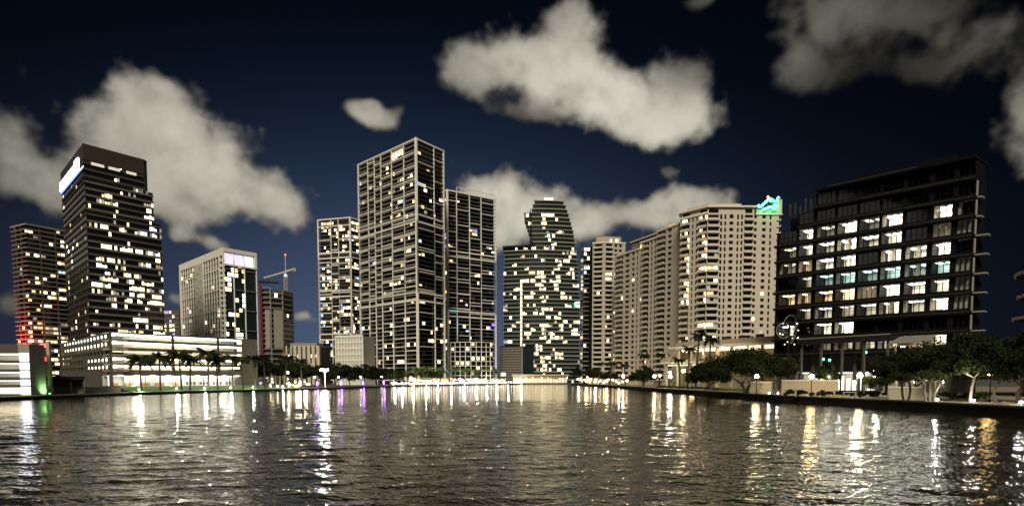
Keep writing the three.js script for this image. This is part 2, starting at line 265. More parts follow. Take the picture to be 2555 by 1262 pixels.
framedTower('framed_glass_tower', 'broad framed glass tower standing right behind the tallest one, with rounded base', [[-52, -496.5], [-47.7, -500], [-12.6, -527.3]].map((p, i) => i ? p : [-58, -516]), 143.1, {
  seed: 33, left: [0, 1], right: [0, .19, .45, .69, 1], gaps: [[95.6, 98.6], [51.5, 54.6]], litL: .2, litR: .05, beatR: 4, win: 3, slabR: M.slabMid, mix: { warm: .3, cream: .35, white: .08, blue: .06, purple: .1, dim: .11 },
  after(root, bag) { const F = face([-47.7, -500], [-12.6, -527.3]); for (let i = 0; i < 9; i++) bag.add('roof_pergola_post', M.frame, F, F.L * (.2 + .8 * i / 9), 143, .3, 3, -1, -.7); { const cyan = glow(.25, .75, .9, .4); bag.add('cyan_light_strip', cyan, F, .5, 36, .45, 17, .1, .3); bag.add('cyan_light_strip', cyan, F, 1.2, 54.9, 9, .4, .1, .3); bag.add('cyan_light_strip', cyan, F, 8.4, 38, .3, 12, .05, .2); } bag.add('roof_pergola_beam', M.frame, F, F.L * .2, 146, F.L * .8, .4, -1.05, -.6); },
});
framedTower('framed_glass_tower', 'narrow framed glass tower with many lit flats left of the tallest tower', [[-163, -569.8], [-133.5, -560], [-122, -580]], 137.5, {
  seed: 45, left: [0, .4, .63, 1], right: [0, .5, 1], gaps: [[105.5, 109], [73.5, 77.5], [38, 41.5]], litL: .2, litR: .26, beatL: 4, beatR: 4, win: 2.7, slabL: M.slabMid, slabR: M.slabMid, mix: { warm: .42, cream: .36, white: .08, blue: .06, dim: .08 },
  after(root) { const l = mesh('beacon_light', ball, glow(1, .05, .04, 2.2), root); l.position.set(38, 139.4, -12); l.scale.setScalar(1.1); },
});
{ // rounded podium in front of the second framed tower
  const root = thing('rounded_podium', 'low rounded podium of pale grid frames at the foot of framed towers', 'podium', [-28, .7, -494]), bag = new Bag(root), r = rng(8), n = 9, cx = -32, cz = -505, R = 22, H = 31, pt = (i) => { const a = (-.62 + 1.62 * i / n) ; return [cx + Math.sin(a) * R, cz + Math.cos(a) * R * .9]; };
  const arc = [...Array(n + 1).keys()].map(pt); prism('glass_core', [...inset(arc.concat([[cx + 8, cz - 12], [cx - 18, cz - 12]]), .6)], .7, H - .4, M.glass, root);
  for (let i = 0; i < n; i++) { const F = face(arc[i], arc[i + 1]); bag.add('frame_post', M.frame, F, -.2, .7, .4, H - (i > n - 3 ? 2 : .5), -.2, .25); for (let k = 1; k <= 9; k++) bag.add('frame_beam', k === 9 ? M.white : M.frame, F, 0, k * H / 9 - .2, F.L, .36, -.3, .2); for (let k = 0; k < 9; k++) if (r() < .16) bag.add('lit_window', pickLit(r, { warm: .3, cream: .3, white: .2 }), F, .6, k * H / 9 + .9, F.L * .5, 2, -.62, -.5); }
  bag.flush();
}

// wall with real openings: piers and spandrels stand before panes; columns are [kind, from, to]
function wallFace(bag, F, v0, v1, fh, cols, o) {
  const r = o.r, edge = [0, ...cols.flatMap((c) => [c[1], c[2]]), F.L], wall = o.wall ?? M.cream;
  for (let i = 0; i < edge.length; i += 2) if (edge[i + 1] - edge[i] > .05) bag.add('pier', wall, F, edge[i], v0, edge[i + 1] - edge[i], v1 - v0, -.45, 0);
  const n = Math.round((v1 - v0) / fh);
  for (const [kind, a, b] of cols) {
    const w = b - a;
    for (let f = 0; f < n; f++) {
      const v = v0 + f * fh, lit = o.lit ? o.lit(f, kind, a, n) : 0;
      if (kind === 'balcony') {
        bag.add('balcony_slab', M.creamTrim, F, a - .3, v - .12, w + .6, .26, -.4, 1.15);
        bag.add('balustrade', wall, F, a - .3, v + .14, w + .6, .78, .98, 1.12);
        bag.add('spandrel', wall, F, a, v + fh - .5, w, .4, -.45, -.03);
        const panes = w > 4 ? 3 : 2;
        for (let k = 0; k < panes; k++) { const on = lit && r() < lit; bag.add(on ? 'lit_window' : 'window', on ? pickLit(r, o.mix ?? { warm: .45, cream: .35, dim: .2 }) : M.glass, F, a + k * w / panes + .06, v + .14, w / panes - .12, fh - .64, -.42, -.34); }
      } else {
        const sill = kind === 'tall' ? .45 : .85, head = .62;
        bag.add('spandrel', wall, F, a, v - head, w, sill + head, -.45, -.03);
        const on = lit && r() < lit, panes = kind === 'double' ? 2 : 1, m = on ? pickLit(r, o.mix ?? { warm: .45, cream: .35, dim: .2 }) : M.glass;
        for (let k = 0; k < panes; k++) bag.add(on ? 'lit_window' : 'window', m, F, a + k * w / panes + .04, v + sill, w / panes - .08, fh - sill - head, -.36, -.3);
      }
    }
  }
  if (o.cornice) bag.add('cornice', M.creamTrim, F, -.2, v1 - .05, F.L + .4, o.cornice, -.5, .35);
}
{ // pale condominium: tower at the right, three stepped wing blocks to its left
  const fa = [82.5, -333], fc = [92.2, -320], fb = [126, -320.7];
  const root = towerRoot('condominium_tower', 'pale cream condominium tower with stacked balconies and green rooftop sign', [fc, fa, fb]), bag = new Bag(root), r = rng(61), fh = 2.98, v0 = 4.5, v1 = v0 + 26 * fh;
  const A = face(fa, fc), B = face(fc, fb);
  prism('core', inset([fa, fc, fb, [124, -350], [88, -352]], .47), .7, v1 - .3, M.black, root);
  const s = { 15: .9, 8: .95 };
  const lit = (f, kind, a, side) => { if (side === 0 && kind !== 'tall' && f > 18) return .35; if (kind === 'balcony' && a > 10 && side === 0 && (f === 17 || f === 8)) return 1; if (side === 1 && kind === 'balcony' && a < 3 && (f === 17 || f === 8)) return 1; if (kind === 'balcony' && (side === 0 || a < 3) && [15, 14, 13, 12, 6].includes(f)) return .45; return kind === 'tall' ? .012 : .03; };
  wallFace(bag, A, v0, v1, fh, [['double', .1, .75], ['balcony', 1.2, 5.7], ['tall', 7.0, 8.0], ['tall', 9.4, 10.4], ['balcony', 11.4, 15.9]], { r, lit: (f, k, a) => lit(f, k, a, 0), cornice: 1.0 });
  wallFace(bag, B, v0, v1, fh, [['balcony', .3, 5.2], ['tall', 5.9, 6.9], ['tall', 7.9, 8.8], ['double', 10.3, 12.2], ['tall', 13.9, 14.8], ['tall', 15.8, 16.7], ['balcony', 17.6, 21.4], ['double', 22, 23.3], ['double', 25.9, 27.6], ['tall', 29.4, 30.3]], { r, lit: (f, k, a) => lit(f, k, a, 1) });
  for (let f = 0; f < 26; f++) { bag.add('corner_balcony', M.creamTrim, B, B.L - 1.2, v0 + f * fh - .1, 2, .3, -3, .6); bag.add('balustrade', M.cream, B, B.L + .68, v0 + f * fh + .2, .12, .7, -3, .55); }
  // crown: an attic storey, eaves and a set-back roof block
  const Bc = face(fc, onFace(B, 22.3, 0)), at = v1; prism('attic', inset([fa, fc, onFace(B, 22.3, 0), [113, -346], [88, -350]], .2), v1 - .3, v1 + 2.9, M.cream, root);
  bag.add('attic_opening', M.black, A, 11.6, at + .4, 4.1, 1.9, -.5, -.15); bag.add('attic_opening', M.black, Bc, .5, at + .4, 4.6, 1.9, -.5, -.15); bag.add('attic_opening', M.black, Bc, 17.8, at + .4, 3.4, 1.9, -.5, -.15); bag.add('attic_opening', M.black, A, 1.5, at + .4, 4, 1.9, -.5, -.15);
  prism('eaves', inset([fa, fc, onFace(B, 22.3, 0), [113, -346], [88, -350]], -.9), v1 + 2.9, v1 + 3.6, M.creamTrim, root);
  prism('roof_block', inset([fa, fc, onFace(B, 20, 0), [111, -346], [90, -350]], 3), v1 + 3.6, v1 + 5.4, M.cream, root);
  // sign box on the lower right shoulder
  bag.add('sign_wall', M.cream, B, 22.9, v1 - .1, 12.2, 2.2, -6, .1); bag.add('sign_wall', M.cream, B, 32.3, v1 + 2.1, 2.8, 4.6, -6, .1); bag.add('cornice', M.creamTrim, B, 22.6, v1 - .5, 12.8, .45, -6.2, .5);
  bag.flush();
  const neon = [glow(.02, 1, .25, 1.3), glow(.1, 1, .75, 1.2)], p = root.position, loc = (u, y, n) => { const [x, z] = onFace(B, u, n); return [x - p.x, y - p.y, z - p.z]; };
  const arm = (m, ...pts) => mesh('neon_sign_tube', tubeGeo(pts.map(([u, y]) => loc(u, v1 + y, .8)), .62, 14, 7), m, root);
  arm(neon[1], [23.3, 3.9], [24.2, 2.9], [27, 5.2], [28.6, 6.5], [29.6, 5.4]); arm(neon[0], [28.4, 6.9], [30, 6.3], [31.4, 5.2], [32.6, 5.6]); arm(neon[1], [32.2, 5.2], [32.6, 6.6], [33.1, 7.6]); arm(neon[1], [25.8, 1.7], [27.6, 2.4], [29.6, 3.1]); arm(neon[0], [30.2, 1.6], [30.6, 2.8], [31.6, 4.0]); arm(neon[0], [31.3, 1.5], [31.9, 2.6], [32.4, 3.8]);
  const sl = panelLight(new THREE.Color(.05, 1, .35), 3, 9, 5, [onFace(B, 28.5, 1.6)[0], v1 + 4, onFace(B, 28.5, 1.6)[1]], [onFace(B, 28.5, 0)[0], v1 + 3, onFace(B, 28.5, 0)[1]]);
  const beacon = mesh('beacon_light', ball, glow(1, .12, .05, 2), root); beacon.position.set(...loc(29.5, v1 + 8.6, -3)); beacon.scale.setScalar(.6);
  const mast = mesh('beacon_mast', boxAt(0, 0, 0, .15, 6, .15), M.metal, root); mast.position.set(...loc(29.5, v1 + 5.2, -3));
}
{
  const w0 = [61.4, -403], w1 = [84.9, -343], F = face(w0, w1), root = towerRoot('condominium_wing', 'pale cream condominium wing stepping down to the left of its tower', [w1, w0]), bag = new Bag(root), r = rng(62), fh = 2.92, v0 = 3.5;
  const back = (a, b, d) => [onFace(F, a, 0), onFace(F, b, 0), onFace(F, b, -d), onFace(F, a, -d)];
  const parts = [[0, 27.4, 25, [['balcony', 1.8, 9.4], ['double', 11.6, 16.2], ['double', 18.8, 21.8], ['tall', 23.6, 25.2]]], [27.4, 44.4, 26, [['tall', .2, 1.7], ['balcony', 3.4, 9], ['tall', 10.6, 12.2], ['tall', 14, 15.6]]], [44.4, F.L, 26.6, [['balcony', .3, 7.6], ['double', 9.5, 12.8]]]];
  for (const [a, b, n, cols] of parts) {
    const S = face(onFace(F, a, 0), onFace(F, b, 0)), v1 = v0 + Math.round(n) * fh;
    prism('core', back(a + .1, b - .1, 18).map((p, i) => i < 2 ? [p[0] - F.nx * .47, p[1] - F.nz * .47] : p), .7, v1 - .2, M.black, root);
    wallFace(bag, S, v0, v1, fh, cols, { r, lit: (f, k) => k === 'balcony' ? .02 : .035, cornice: .9 });
    prism('roof', back(a + .05, b - .05, 18), v1 - .2, v1 + .5, M.cream, root);
    bag.add('plinth', M.cream, S, 0, .7, S.L, v0 - .7 - .65, -.5, .02);
  }
  bag.add('roof_lit_window', glow(1, .55, .14, .55), F, 46, v0 + 27 * fh + .9, 5.5, 2.6, -6, -5.8); bag.add('roof_room', M.brownWall, F, 40, v0 + 26.5 * fh, 13, 4.2, -14, -6.1);
  bag.add('roof_room', M.brownWall, F, 10, v0 + 25 * fh, 27, 7, -15, -5); bag.add('roof_edge', M.creamTrim, F, 9.4, v0 + 25 * fh + 7, 28.2, .5, -15.6, -4.4); bag.add('roof_band', M.cream, F, 10.5, v0 + 25 * fh + 3.4, 9, .5, -5, -4.9); bag.add('roof_band', M.cream, F, 10.5, v0 + 25 * fh + 5, 6, .4, -5, -4.9);
  bag.flush();
}
{ // older condominium behind the wing
  const a = [50.5, -424], b = [57.5, -421], c = [71, -424], root = towerRoot('condominium_block', 'beige condominium block with paired square windows and warm light at its foot', [b, a]), bag = new Bag(root), r = rng(63), fh = 2.95, v0 = 6, v1 = v0 + 28 * fh;
  prism('core', inset([a, b, c, [71, -446], [50.5, -446]], .48), .7, v1 - .2, M.black, root);
  const A = face(a, b), B = face(b, c), wall = stainM(.42, .37, .29, 2);
  wallFace(bag, A, v0, v1, fh, [['balcony', 1.2, 6.2]], { r, wall, lit: () => .02, cornice: .8 });
  wallFace(bag, B, v0, v1, fh, [['balcony', .9, 5], ['square', 6.6, 8.4], ['square', 9.6, 11.4]], { r, wall, lit: (f) => f === 20 || f === 21 ? .95 : f < 14 ? .08 : .01, cornice: .8, mix: { cream: .5, warm: .4, dim: .1 } });
  prism('roof_block', inset([a, b, c, [71, -446], [50.5, -446]], 2.5), v1 - .2, v1 + 4.5, wall, root); bag.add('lit_window', LIT.cream[2], B, 8, v1 + 1.2, 2, 2, -2.6, -2.4); bag.add('lit_window', LIT.cream[1], B, 4.5, v1 + 1.4, 1.2, 1.4, -2.6, -2.4);
  bag.flush();
  prism('base', inset([a, b, c, [71, -446], [50.5, -446]], -.4), .7, v0 - .62, stainM(.46, .38, .29, 2), root);
  const s = thing('slender_tower', 'slender dark tower with bright upper windows squeezed between glass tower and condominium', 'tower', [50, .7, -446]), sb = new Bag(s), q = rng(3), G = face([47, -446], [54, -446]);
  prism('core', [[47, -446.4], [54, -446.4], [54, -460], [47, -460]], .7, 91, M.glass, s);
  for (let v = 4; v < 91; v += 3) sb.add('balcony_slab', M.concrete, G, 0, v, G.L, .4, -.5, .8);
  for (let v = 4; v < 91; v += 3) for (let k = 0; k < 3; k++) if (q() < (v > 70 ? .75 : .06)) sb.add('lit_window', v > 70 && v < 74 ? LIT.blue[1] : pickLit(q, { cream: .7, white: .2 }), G, .6 + k * 2.1, v + .6, 1.6, 1.9, -.42, -.34);
  sb.flush();
}
{ // dark office tower with setbacks
  const c = [-207, -330], l = [-249.4, -377], dir = [19.4 / 34.6, -28.7 / 34.6], rt = (d) => [c[0] + dir[0] * d, c[1] + dir[1] * d];
  const root = towerRoot('office_tower', 'dark brown office tower with a bright blue-white sign on its top left edge', [c, l]), bag = new Bag(root), r = rng(71), fh = 3.2;
  const stages = [[0, 37.2, 86], [86, 33.4, 101.5], [101.5, 31.2, 117.7]];
  for (const [y0, w, y1] of stages) {
    const e = rt(w), back = [l[0] + (e[0] - c[0]), l[1] + (e[1] - c[1])];
    const foot = y1 > 110 ? [l, c, rt(w - 2.2), [rt(w)[0] - 1.2, rt(w)[1] - 1.6], [back[0], back[1]]] : [l, c, e, back];
    prism('glass_core', inset(foot, .35), Math.max(.7, y0), y1 - .2, M.glass, root); prism('roof', inset(foot, .1), y1 - .25, y1, M.brown, root);
    const Rf = face(c, y1 > 110 ? rt(w - 2.2) : e), Lf = face(l, c), last = y1 > 110 ? 110 : y1;
    for (let v = y0 + (y0 ? .6 : 4); v < last - 1; v += fh) {
      bag.add('spandrel', r() < .5 ? M.slabDark : std(.1, .09, .07, .6), Rf, 0, v, Rf.L, 1.0, -.4, .02); bag.add('spandrel', M.brown, Lf, 0, v, Lf.L, 1.15, -.4, .02);
      const px = v, dens = px > 101 ? .05 : px > 84 ? .13 : px > 74 ? .2 : px > 62 ? .18 : px > 38 ? .42 : .26;
      const n = Math.floor(Rf.L / 1.28); let run = 0, m = null, floorLit = r() < .55 ? 1.6 : .45;
      for (let i = 0; i < n; i++) { if (run <= 0 && r() < dens * .6 * floorLit) { run = 1 + Math.floor(Math.pow(r(), 2) * 8); m = pickLit(r, { cream: .6, white: .12, dim: .24, warm: .04 }); } if (run > 0) { run--; if (r() < .86) bag.add('lit_window', r() < .3 ? pickLit(r, { cream: .7, dim: .3 }) : m, Rf, i * 1.28 + .3, v + 1.12, 1.0, r() < .3 ? 1.3 : 1.9, -.42, -.33); } }
      for (let i = 0; i < 14; i++) if (r() < .085) bag.add('lit_window', pickLit(r, { cream: .5, dim: .5 }), Lf, 2 + i * (Lf.L - 4) / 14, v + 1.2, 2.4, 1.8, -.42, -.33);
      for (let i = 1; i < 9; i++) if (v < 60) bag.add('mullion', M.brown, Lf, i * Lf.L / 9, v + 1.15, .7, fh - 1.15, -.4, .01);
    }
    if (y1 > 110) { bag.add('crown_wall', M.brown, Rf, 0, 110, Rf.L, y1 - 110.2, -.4, .02); bag.add('crown_wall', M.brown, Lf, 0, 110, Lf.L, y1 - 110.2, -.4, .02);
      for (const [a, b] of [[3.5, 9.5], [11.5, 17], [20, 25]]) bag.add('crown_lit_window', glow(1, .86, .62, .26), Rf, a, 108.4, b - a, 1.3, -.3, .04);
      bag.add('lit_sign', glow(.8, .86, 1, 2.2), Lf, 1.5, 107, 41, 4.6, .1, .9); bag.add('lit_sign', glow(.8, .86, 1, 2.2), Lf, 44.5, 107.4, 9.5, 5.6, .1, .9); bag.add('lit_sign', glow(.22, .35, 1, .8), Lf, 1.5, 106, 53, .8, .1, .6);
      const [sx, sz] = onFace(Lf, 26, 2); panelLight(new THREE.Color(.7, .78, 1), .6, 48, 6, [sx, 109, sz], [sx + Lf.nx, 109, sz + Lf.nz]); }
  }
  bag.flush();
}
{ // far-left balcony tower with red light at its foot
  const l = [-355.5, -481], c = [-336.8, -470], e = [-323, -497], root = towerRoot('balcony_tower', 'dark balcony tower at far left with red glow on its lowest floors', [c, l]), bag = new Bag(root), r = rng(81), fh = 3.15, H = 111.8;
  prism('glass_core', inset(para([l, c, e]), 1.5), .7, H - 1, M.glass, root); prism('roof', inset(para([l, c, e]), -.3), H - .9, H, M.concrete, root);
  for (const [a, b, d] of [[l, c, .1], [c, e, .2]]) { const F = face(a, b); for (let v = .7 + fh; v < H - 2; v += fh) { bag.add('balcony_slab', M.slab, F, 0, v, F.L, .32, -1.4, .1); bag.add('balustrade', M.slabDark, F, 0, v + .34, F.L, .7, -.15, 0);
    const n = Math.floor(F.L / 2.6); let run = 0; for (let i = 0; i < n; i++) { if (run <= 0 && r() < d * (v > 60 && v < 66 ? 2.5 : v > 92 ? .4 : v < 40 ? 1 : .7)) run = 1 + Math.floor(r() * 3); if (run-- > 0) bag.add('lit_window', v > 78 && v < 82 ? LIT.blue[1] : pickLit(r, { warm: .35, cream: .45, dim: .2 }), F, i * 2.6 + .2, v + .9, 2.2, 1.9, -1.5, -1.4); } }
    for (const k of [.28, .62]) bag.add('fin_wall', M.slabDark, F, F.L * k, .7, .9, H - 2, -1.4, -.02); }
  const F = face(c, e); for (let i = 0; i < 24; i++) bag.add('green_light_strip', glow(.35, 1, .3, .5 + .25 * (i % 3)), F, F.L - .9, 30 + i * 2.55, .7, 2.1, .14, .4);
  bag.flush();
  for (const [x, z] of [[-349, -470], [-338, -460]]) { const s = thing('red_floodlight', x < -345 ? 'red floodlight at the left foot of the far-left balcony tower' : 'red floodlight at the corner foot of the far-left balcony tower', 'floodlight', [x, .7, z]); mesh('stand', boxAt(0, 10, 0, .4, 20, .4), M.dark, s); const h = mesh('lamp_head', ball, glow(1, .06, .06, 3), s); h.position.set(0, 20.3, 0); h.scale.setScalar(.2); const p = new THREE.SpotLight(new THREE.Color(1, .05, .05), 5200, 0, .75, .8); p.position.set(0, 20.6, .2); p.target.position.set(0, 40, -12); p.castShadow = true; s.add(p, p.target); }
}
{ // white residential block with framed ends
  const l = [-239.2, -485.7], c = [-179.3, -420], e = [-165.8, -439.7], root = towerRoot('white_apartment_block', 'white framed apartment block with a pale violet lit crown', [c, l]), bag = new Bag(root), r = rng(91), H = 85.7, fh = 3.1, L = face(l, c), R = face(c, e);
  prism('glass_core', inset(para([l, c, e]), .9), .7, H - 3, M.glassGreen, root); prism('roof', inset(para([l, c, e]), .5), H - 3, H - 2.4, M.white, root);
  const W = M.white, lift = stainM(.46, .44, .36, 2);
  bag.add('parapet', W, L, 0, H - 4.6, L.L, 4.6, -.8, .1); bag.add('pier', W, L, -.3, .7, 2, H - 5.3, -.8, .08); bag.add('pier', W, L, L.L - 7.6, .7, 1.2, H - 5.3, -.8, .08);
  bag.add('stair_wall', lift, L, L.L * .375, .7, L.L * .19, H - 5.4, -.8, .3);
  for (let f = 0; f < 24; f++) bag.add('stair_window', M.black, L, L.L * (.4 + .05 * (f % 3)), 6 + f * 3.1, 1.5, 1.1, .2, .31);
  for (const [a, b] of [[.03, .375], [.565, .9]]) { const n = 6; for (let k = 0; k <= n; k++) bag.add('fin', W, L, L.L * (a + (b - a) * k / n), .7, k % n ? .7 : 1.1, H - 5.3, -.75, .05); for (let f = 0; f < 6; f++) bag.add('frame_beam', W, L, L.L * a, 10 + f * 12.6, L.L * (b - a), .7, -.7, .07);
    for (let v = 3; v < H - 6; v += fh) { bag.add('balcony_slab', M.concrete, L, L.L * a, v, L.L * (b - a), .3, -.85, -.25); for (let k = 0; k < n; k++) if (r() < .07) bag.add('lit_window', pickLit(r, { cream: .6, warm: .2, white: .2 }), L, L.L * (a + (b - a) * (k + .2) / n), v + .6, L.L * (b - a) / n * .6, 2, -.92, -.84); } }
  for (let v = 3; v < H - 6; v += fh) bag.add('corner_balcony', W, L, L.L - 6.2, v, 6.2, 1.3, -1, .35);
  bag.add('pier', W, R, -.2, .7, .8, H - .9, -.8, .09); for (const k of [.3, .62, .98]) bag.add('fin', W, R, R.L * k, .7, .45, H - 8, -.9, -.2); for (let f = 0; f < 6; f++) bag.add('frame_beam', M.concrete, R, .5, 10 + f * 12.6, R.L - .6, .35, -.9, -.3);
  for (let v = 3; v < H - 11; v += fh) for (let k = 0; k < 9; k++) if (r() < (k < 6 ? .24 : .1)) bag.add('lit_window', pickLit(r, { cream: .55, warm: .15, white: .2, blue: .06 }), R, .9 + k * (R.L - 1.6) / 9, v + .5, (R.L - 1.6) / 9 * .86, 2.3, -.98, -.82);
  bag.add('crown_frame', W, R, 0, H - 2.4, R.L, 2.4, -.8, .1); bag.add('crown_frame', W, R, R.L - 1.6, H - 10, 1.6, 7.6, -.8, .1); bag.add('crown_frame', W, R, 0, H - 10.6, R.L, .9, -.8, .08);
  for (let k = 0; k < 3; k++) bag.add('crown_lit_window', glow(...(k < 2 ? [.72, .62, 1, .5] : [.9, .88, .95, .45])), R, 1.2 + k * 7, H - 9.6, 6.7, 7.0, -1.0, -.86);
  bag.flush();
}
{ // tower under construction and its crane
  const root = thing('unfinished_tower', 'unfinished concrete tower with red hoist track beside the white apartment block', 'tower', [-159.3, .7, -425.4]), bag = new Bag(root), r = rng(95), pts = [[-161, -430], [-159.3, -425.4], [-153, -425.8], [-146.6, -430.8], [-143.4, -441.6]], H = 64;
  prism('core', inset([...pts, [-145, -452], [-161, -452]], 1.5), .7, H - 3, std(.05, .047, .04), root);
  for (let i = 0; i + 1 < pts.length; i++) { const F = face(pts[i], pts[i + 1]); const h = H - i * 1.4; for (let v = 4; v < h; v += 3.2) bag.add('floor_slab', M.concrete, F, 0, v, F.L, .45, -1.6, .1); bag.add('column', M.concrete, F, .1, .7, .6, h, -.6, -.02); if (i === 1) bag.add('hoist_track', M.red, F, .2, .7, 1.5, h, .15, .8); if (i === 1 || i === 2) bag.add('scaffold_sheet', M.concrete, F, F.L * (i === 1 ? .5 : .25), 24, F.L * (i === 1 ? .45 : .7), 24, .12, .25); else for (let v = 4; v < 42; v += 3.2) bag.add('wall_panel', M.slab, F, .3, v + .5, F.L - .6, 2.2, -.7, -.5); }
  const F = face(pts[2], pts[3]); bag.add('work_light', LIT.white[1], F, 3, 56, 1.6, 2.4, .2, .5); bag.add('work_light', LIT.cream[1], face(pts[3], pts[4]), 4, 44, 1.2, 2, .2, .5);
  for (let i = 0; i < 7; i++) bag.add('rebar_form', M.brown, face(pts[1], pts[2]), i * 1.6, H + .2, .3, 2.2 + r() * 1.4, -2, -1.7); bag.add('work_deck', M.brown, face(pts[1], pts[3]), -1, H + 1.4, 13, .5, -4, 1);
  bag.flush();
  const cr = thing('tower_crane', 'thin tower crane with tilted pale jib above the unfinished tower', 'crane', [-149.0, -445].flatMap((v, i) => i ? [.7, v] : [v])), cm = std(.35, .31, .24);
  const mast = []; for (const [x, z] of [[-.9, -.9], [.9, -.9], [.9, .9], [-.9, .9]]) mast.push(boxAt(x, 36, z, .28, 72, .28)); for (let y = 2; y < 71; y += 3.2) mast.push(boxAt(0, y, .9, 1.8, .2, .2), boxAt(.9, y, 0, .2, .2, 1.8)); mesh('mast', mergeGeometries(mast), cm, cr);
  const jib = mesh('jib', mergeGeometries([boxAt(-7, 0, 0, 16, .9, 1), boxAt(3.5, .2, 0, 7, 1.1, 1.1)]), cm, cr); jib.position.set(0, 74, 0); jib.rotation.z = .27; mesh('tower_top', boxAt(0, 78, 0, .5, 13, .5), cm, cr); mesh('counterweight', boxAt(6, 75, 0, 2, 2, 1.4), M.concrete, cr);
  const b = mesh('beacon_light', ball, glow(1, .1, .08, 2), cr); b.position.y = 85; b.scale.setScalar(.5); const k = mesh('cab_light', ball, LIT.cream[3], cr); k.position.set(.2, 71.5, 1.3); k.scale.setScalar(.7);
}
{ // low beige building with fins
  const F = face([-150.3, -432], [-122.5, -428]), root = thing('beige_fin_building', 'low beige building of upright fins between crane and framed towers', 'building', [F.o[0], .7, F.o[1]]), bag = new Bag(root), r = rng(14), H = 25;
  prism('core', [F.o, onFace(F, F.L, 0), onFace(F, F.L, -15), onFace(F, 0, -15)].map((p, i) => i < 2 ? [p[0] - F.nx * .8, p[1] - F.nz * .8] : p), .7, H - .3, M.slabDark, root);
  for (let i = 0; i < 9; i++) { const w = F.L / 9; bag.add('fin', M.cream, F, i * w + (i < 3 ? 1.6 : .5), .7, i < 3 ? .9 : w - 1.1, H, -.6, 0); for (const v of [6, 12, 18]) if (r() < .6) bag.add('lit_window', pickLit(r, { warm: .4, cream: .6 }), F, i * w - .35, v, .9, 2, -.82, -.7); }
  bag.add('roof', M.slab, F, 6, H, F.L - 10, 2.6, -12, -4); bag.flush();
}
{ // pale perforated block
  const F = face([-105.6, -401], [-88.0, -395]), root = thing('perforated_block', 'small white block with a regular grid of rounded openings', 'building', [F.o[0], .7, F.o[1]]), bag = new Bag(root), H = 29.6;
  prism('core', [F.o, onFace(F, F.L, 0), onFace(F, F.L, -14), onFace(F, 0, -14)].map((p, i) => i < 2 ? [p[0] - F.nx * .5, p[1] - F.nz * .5] : p), .7, H, M.concrete, root);
  const n = 9, w = F.L / n; for (let i = 0; i <= n; i++) bag.add('pier', M.white, F, i * w - .35, .7, .7, H - .7, -.45, 0); for (let k = 0; k <= 8; k++) bag.add('spandrel', M.white, F, 0, 1 + k * 3.5, F.L, 1.2, -.45, -.04); bag.add('parapet', M.white, F, -.35, H - .6, F.L + .7, 1, -.5, .06);
  for (let i = 0; i < n; i++) for (let k = 0; k < 8; k++) bag.add('screen_panel', M.white, F, i * w + .5, 2.4 + k * 3.5, w - 1, 1.7, -.46, -.25, .3);
  bag.flush();
}
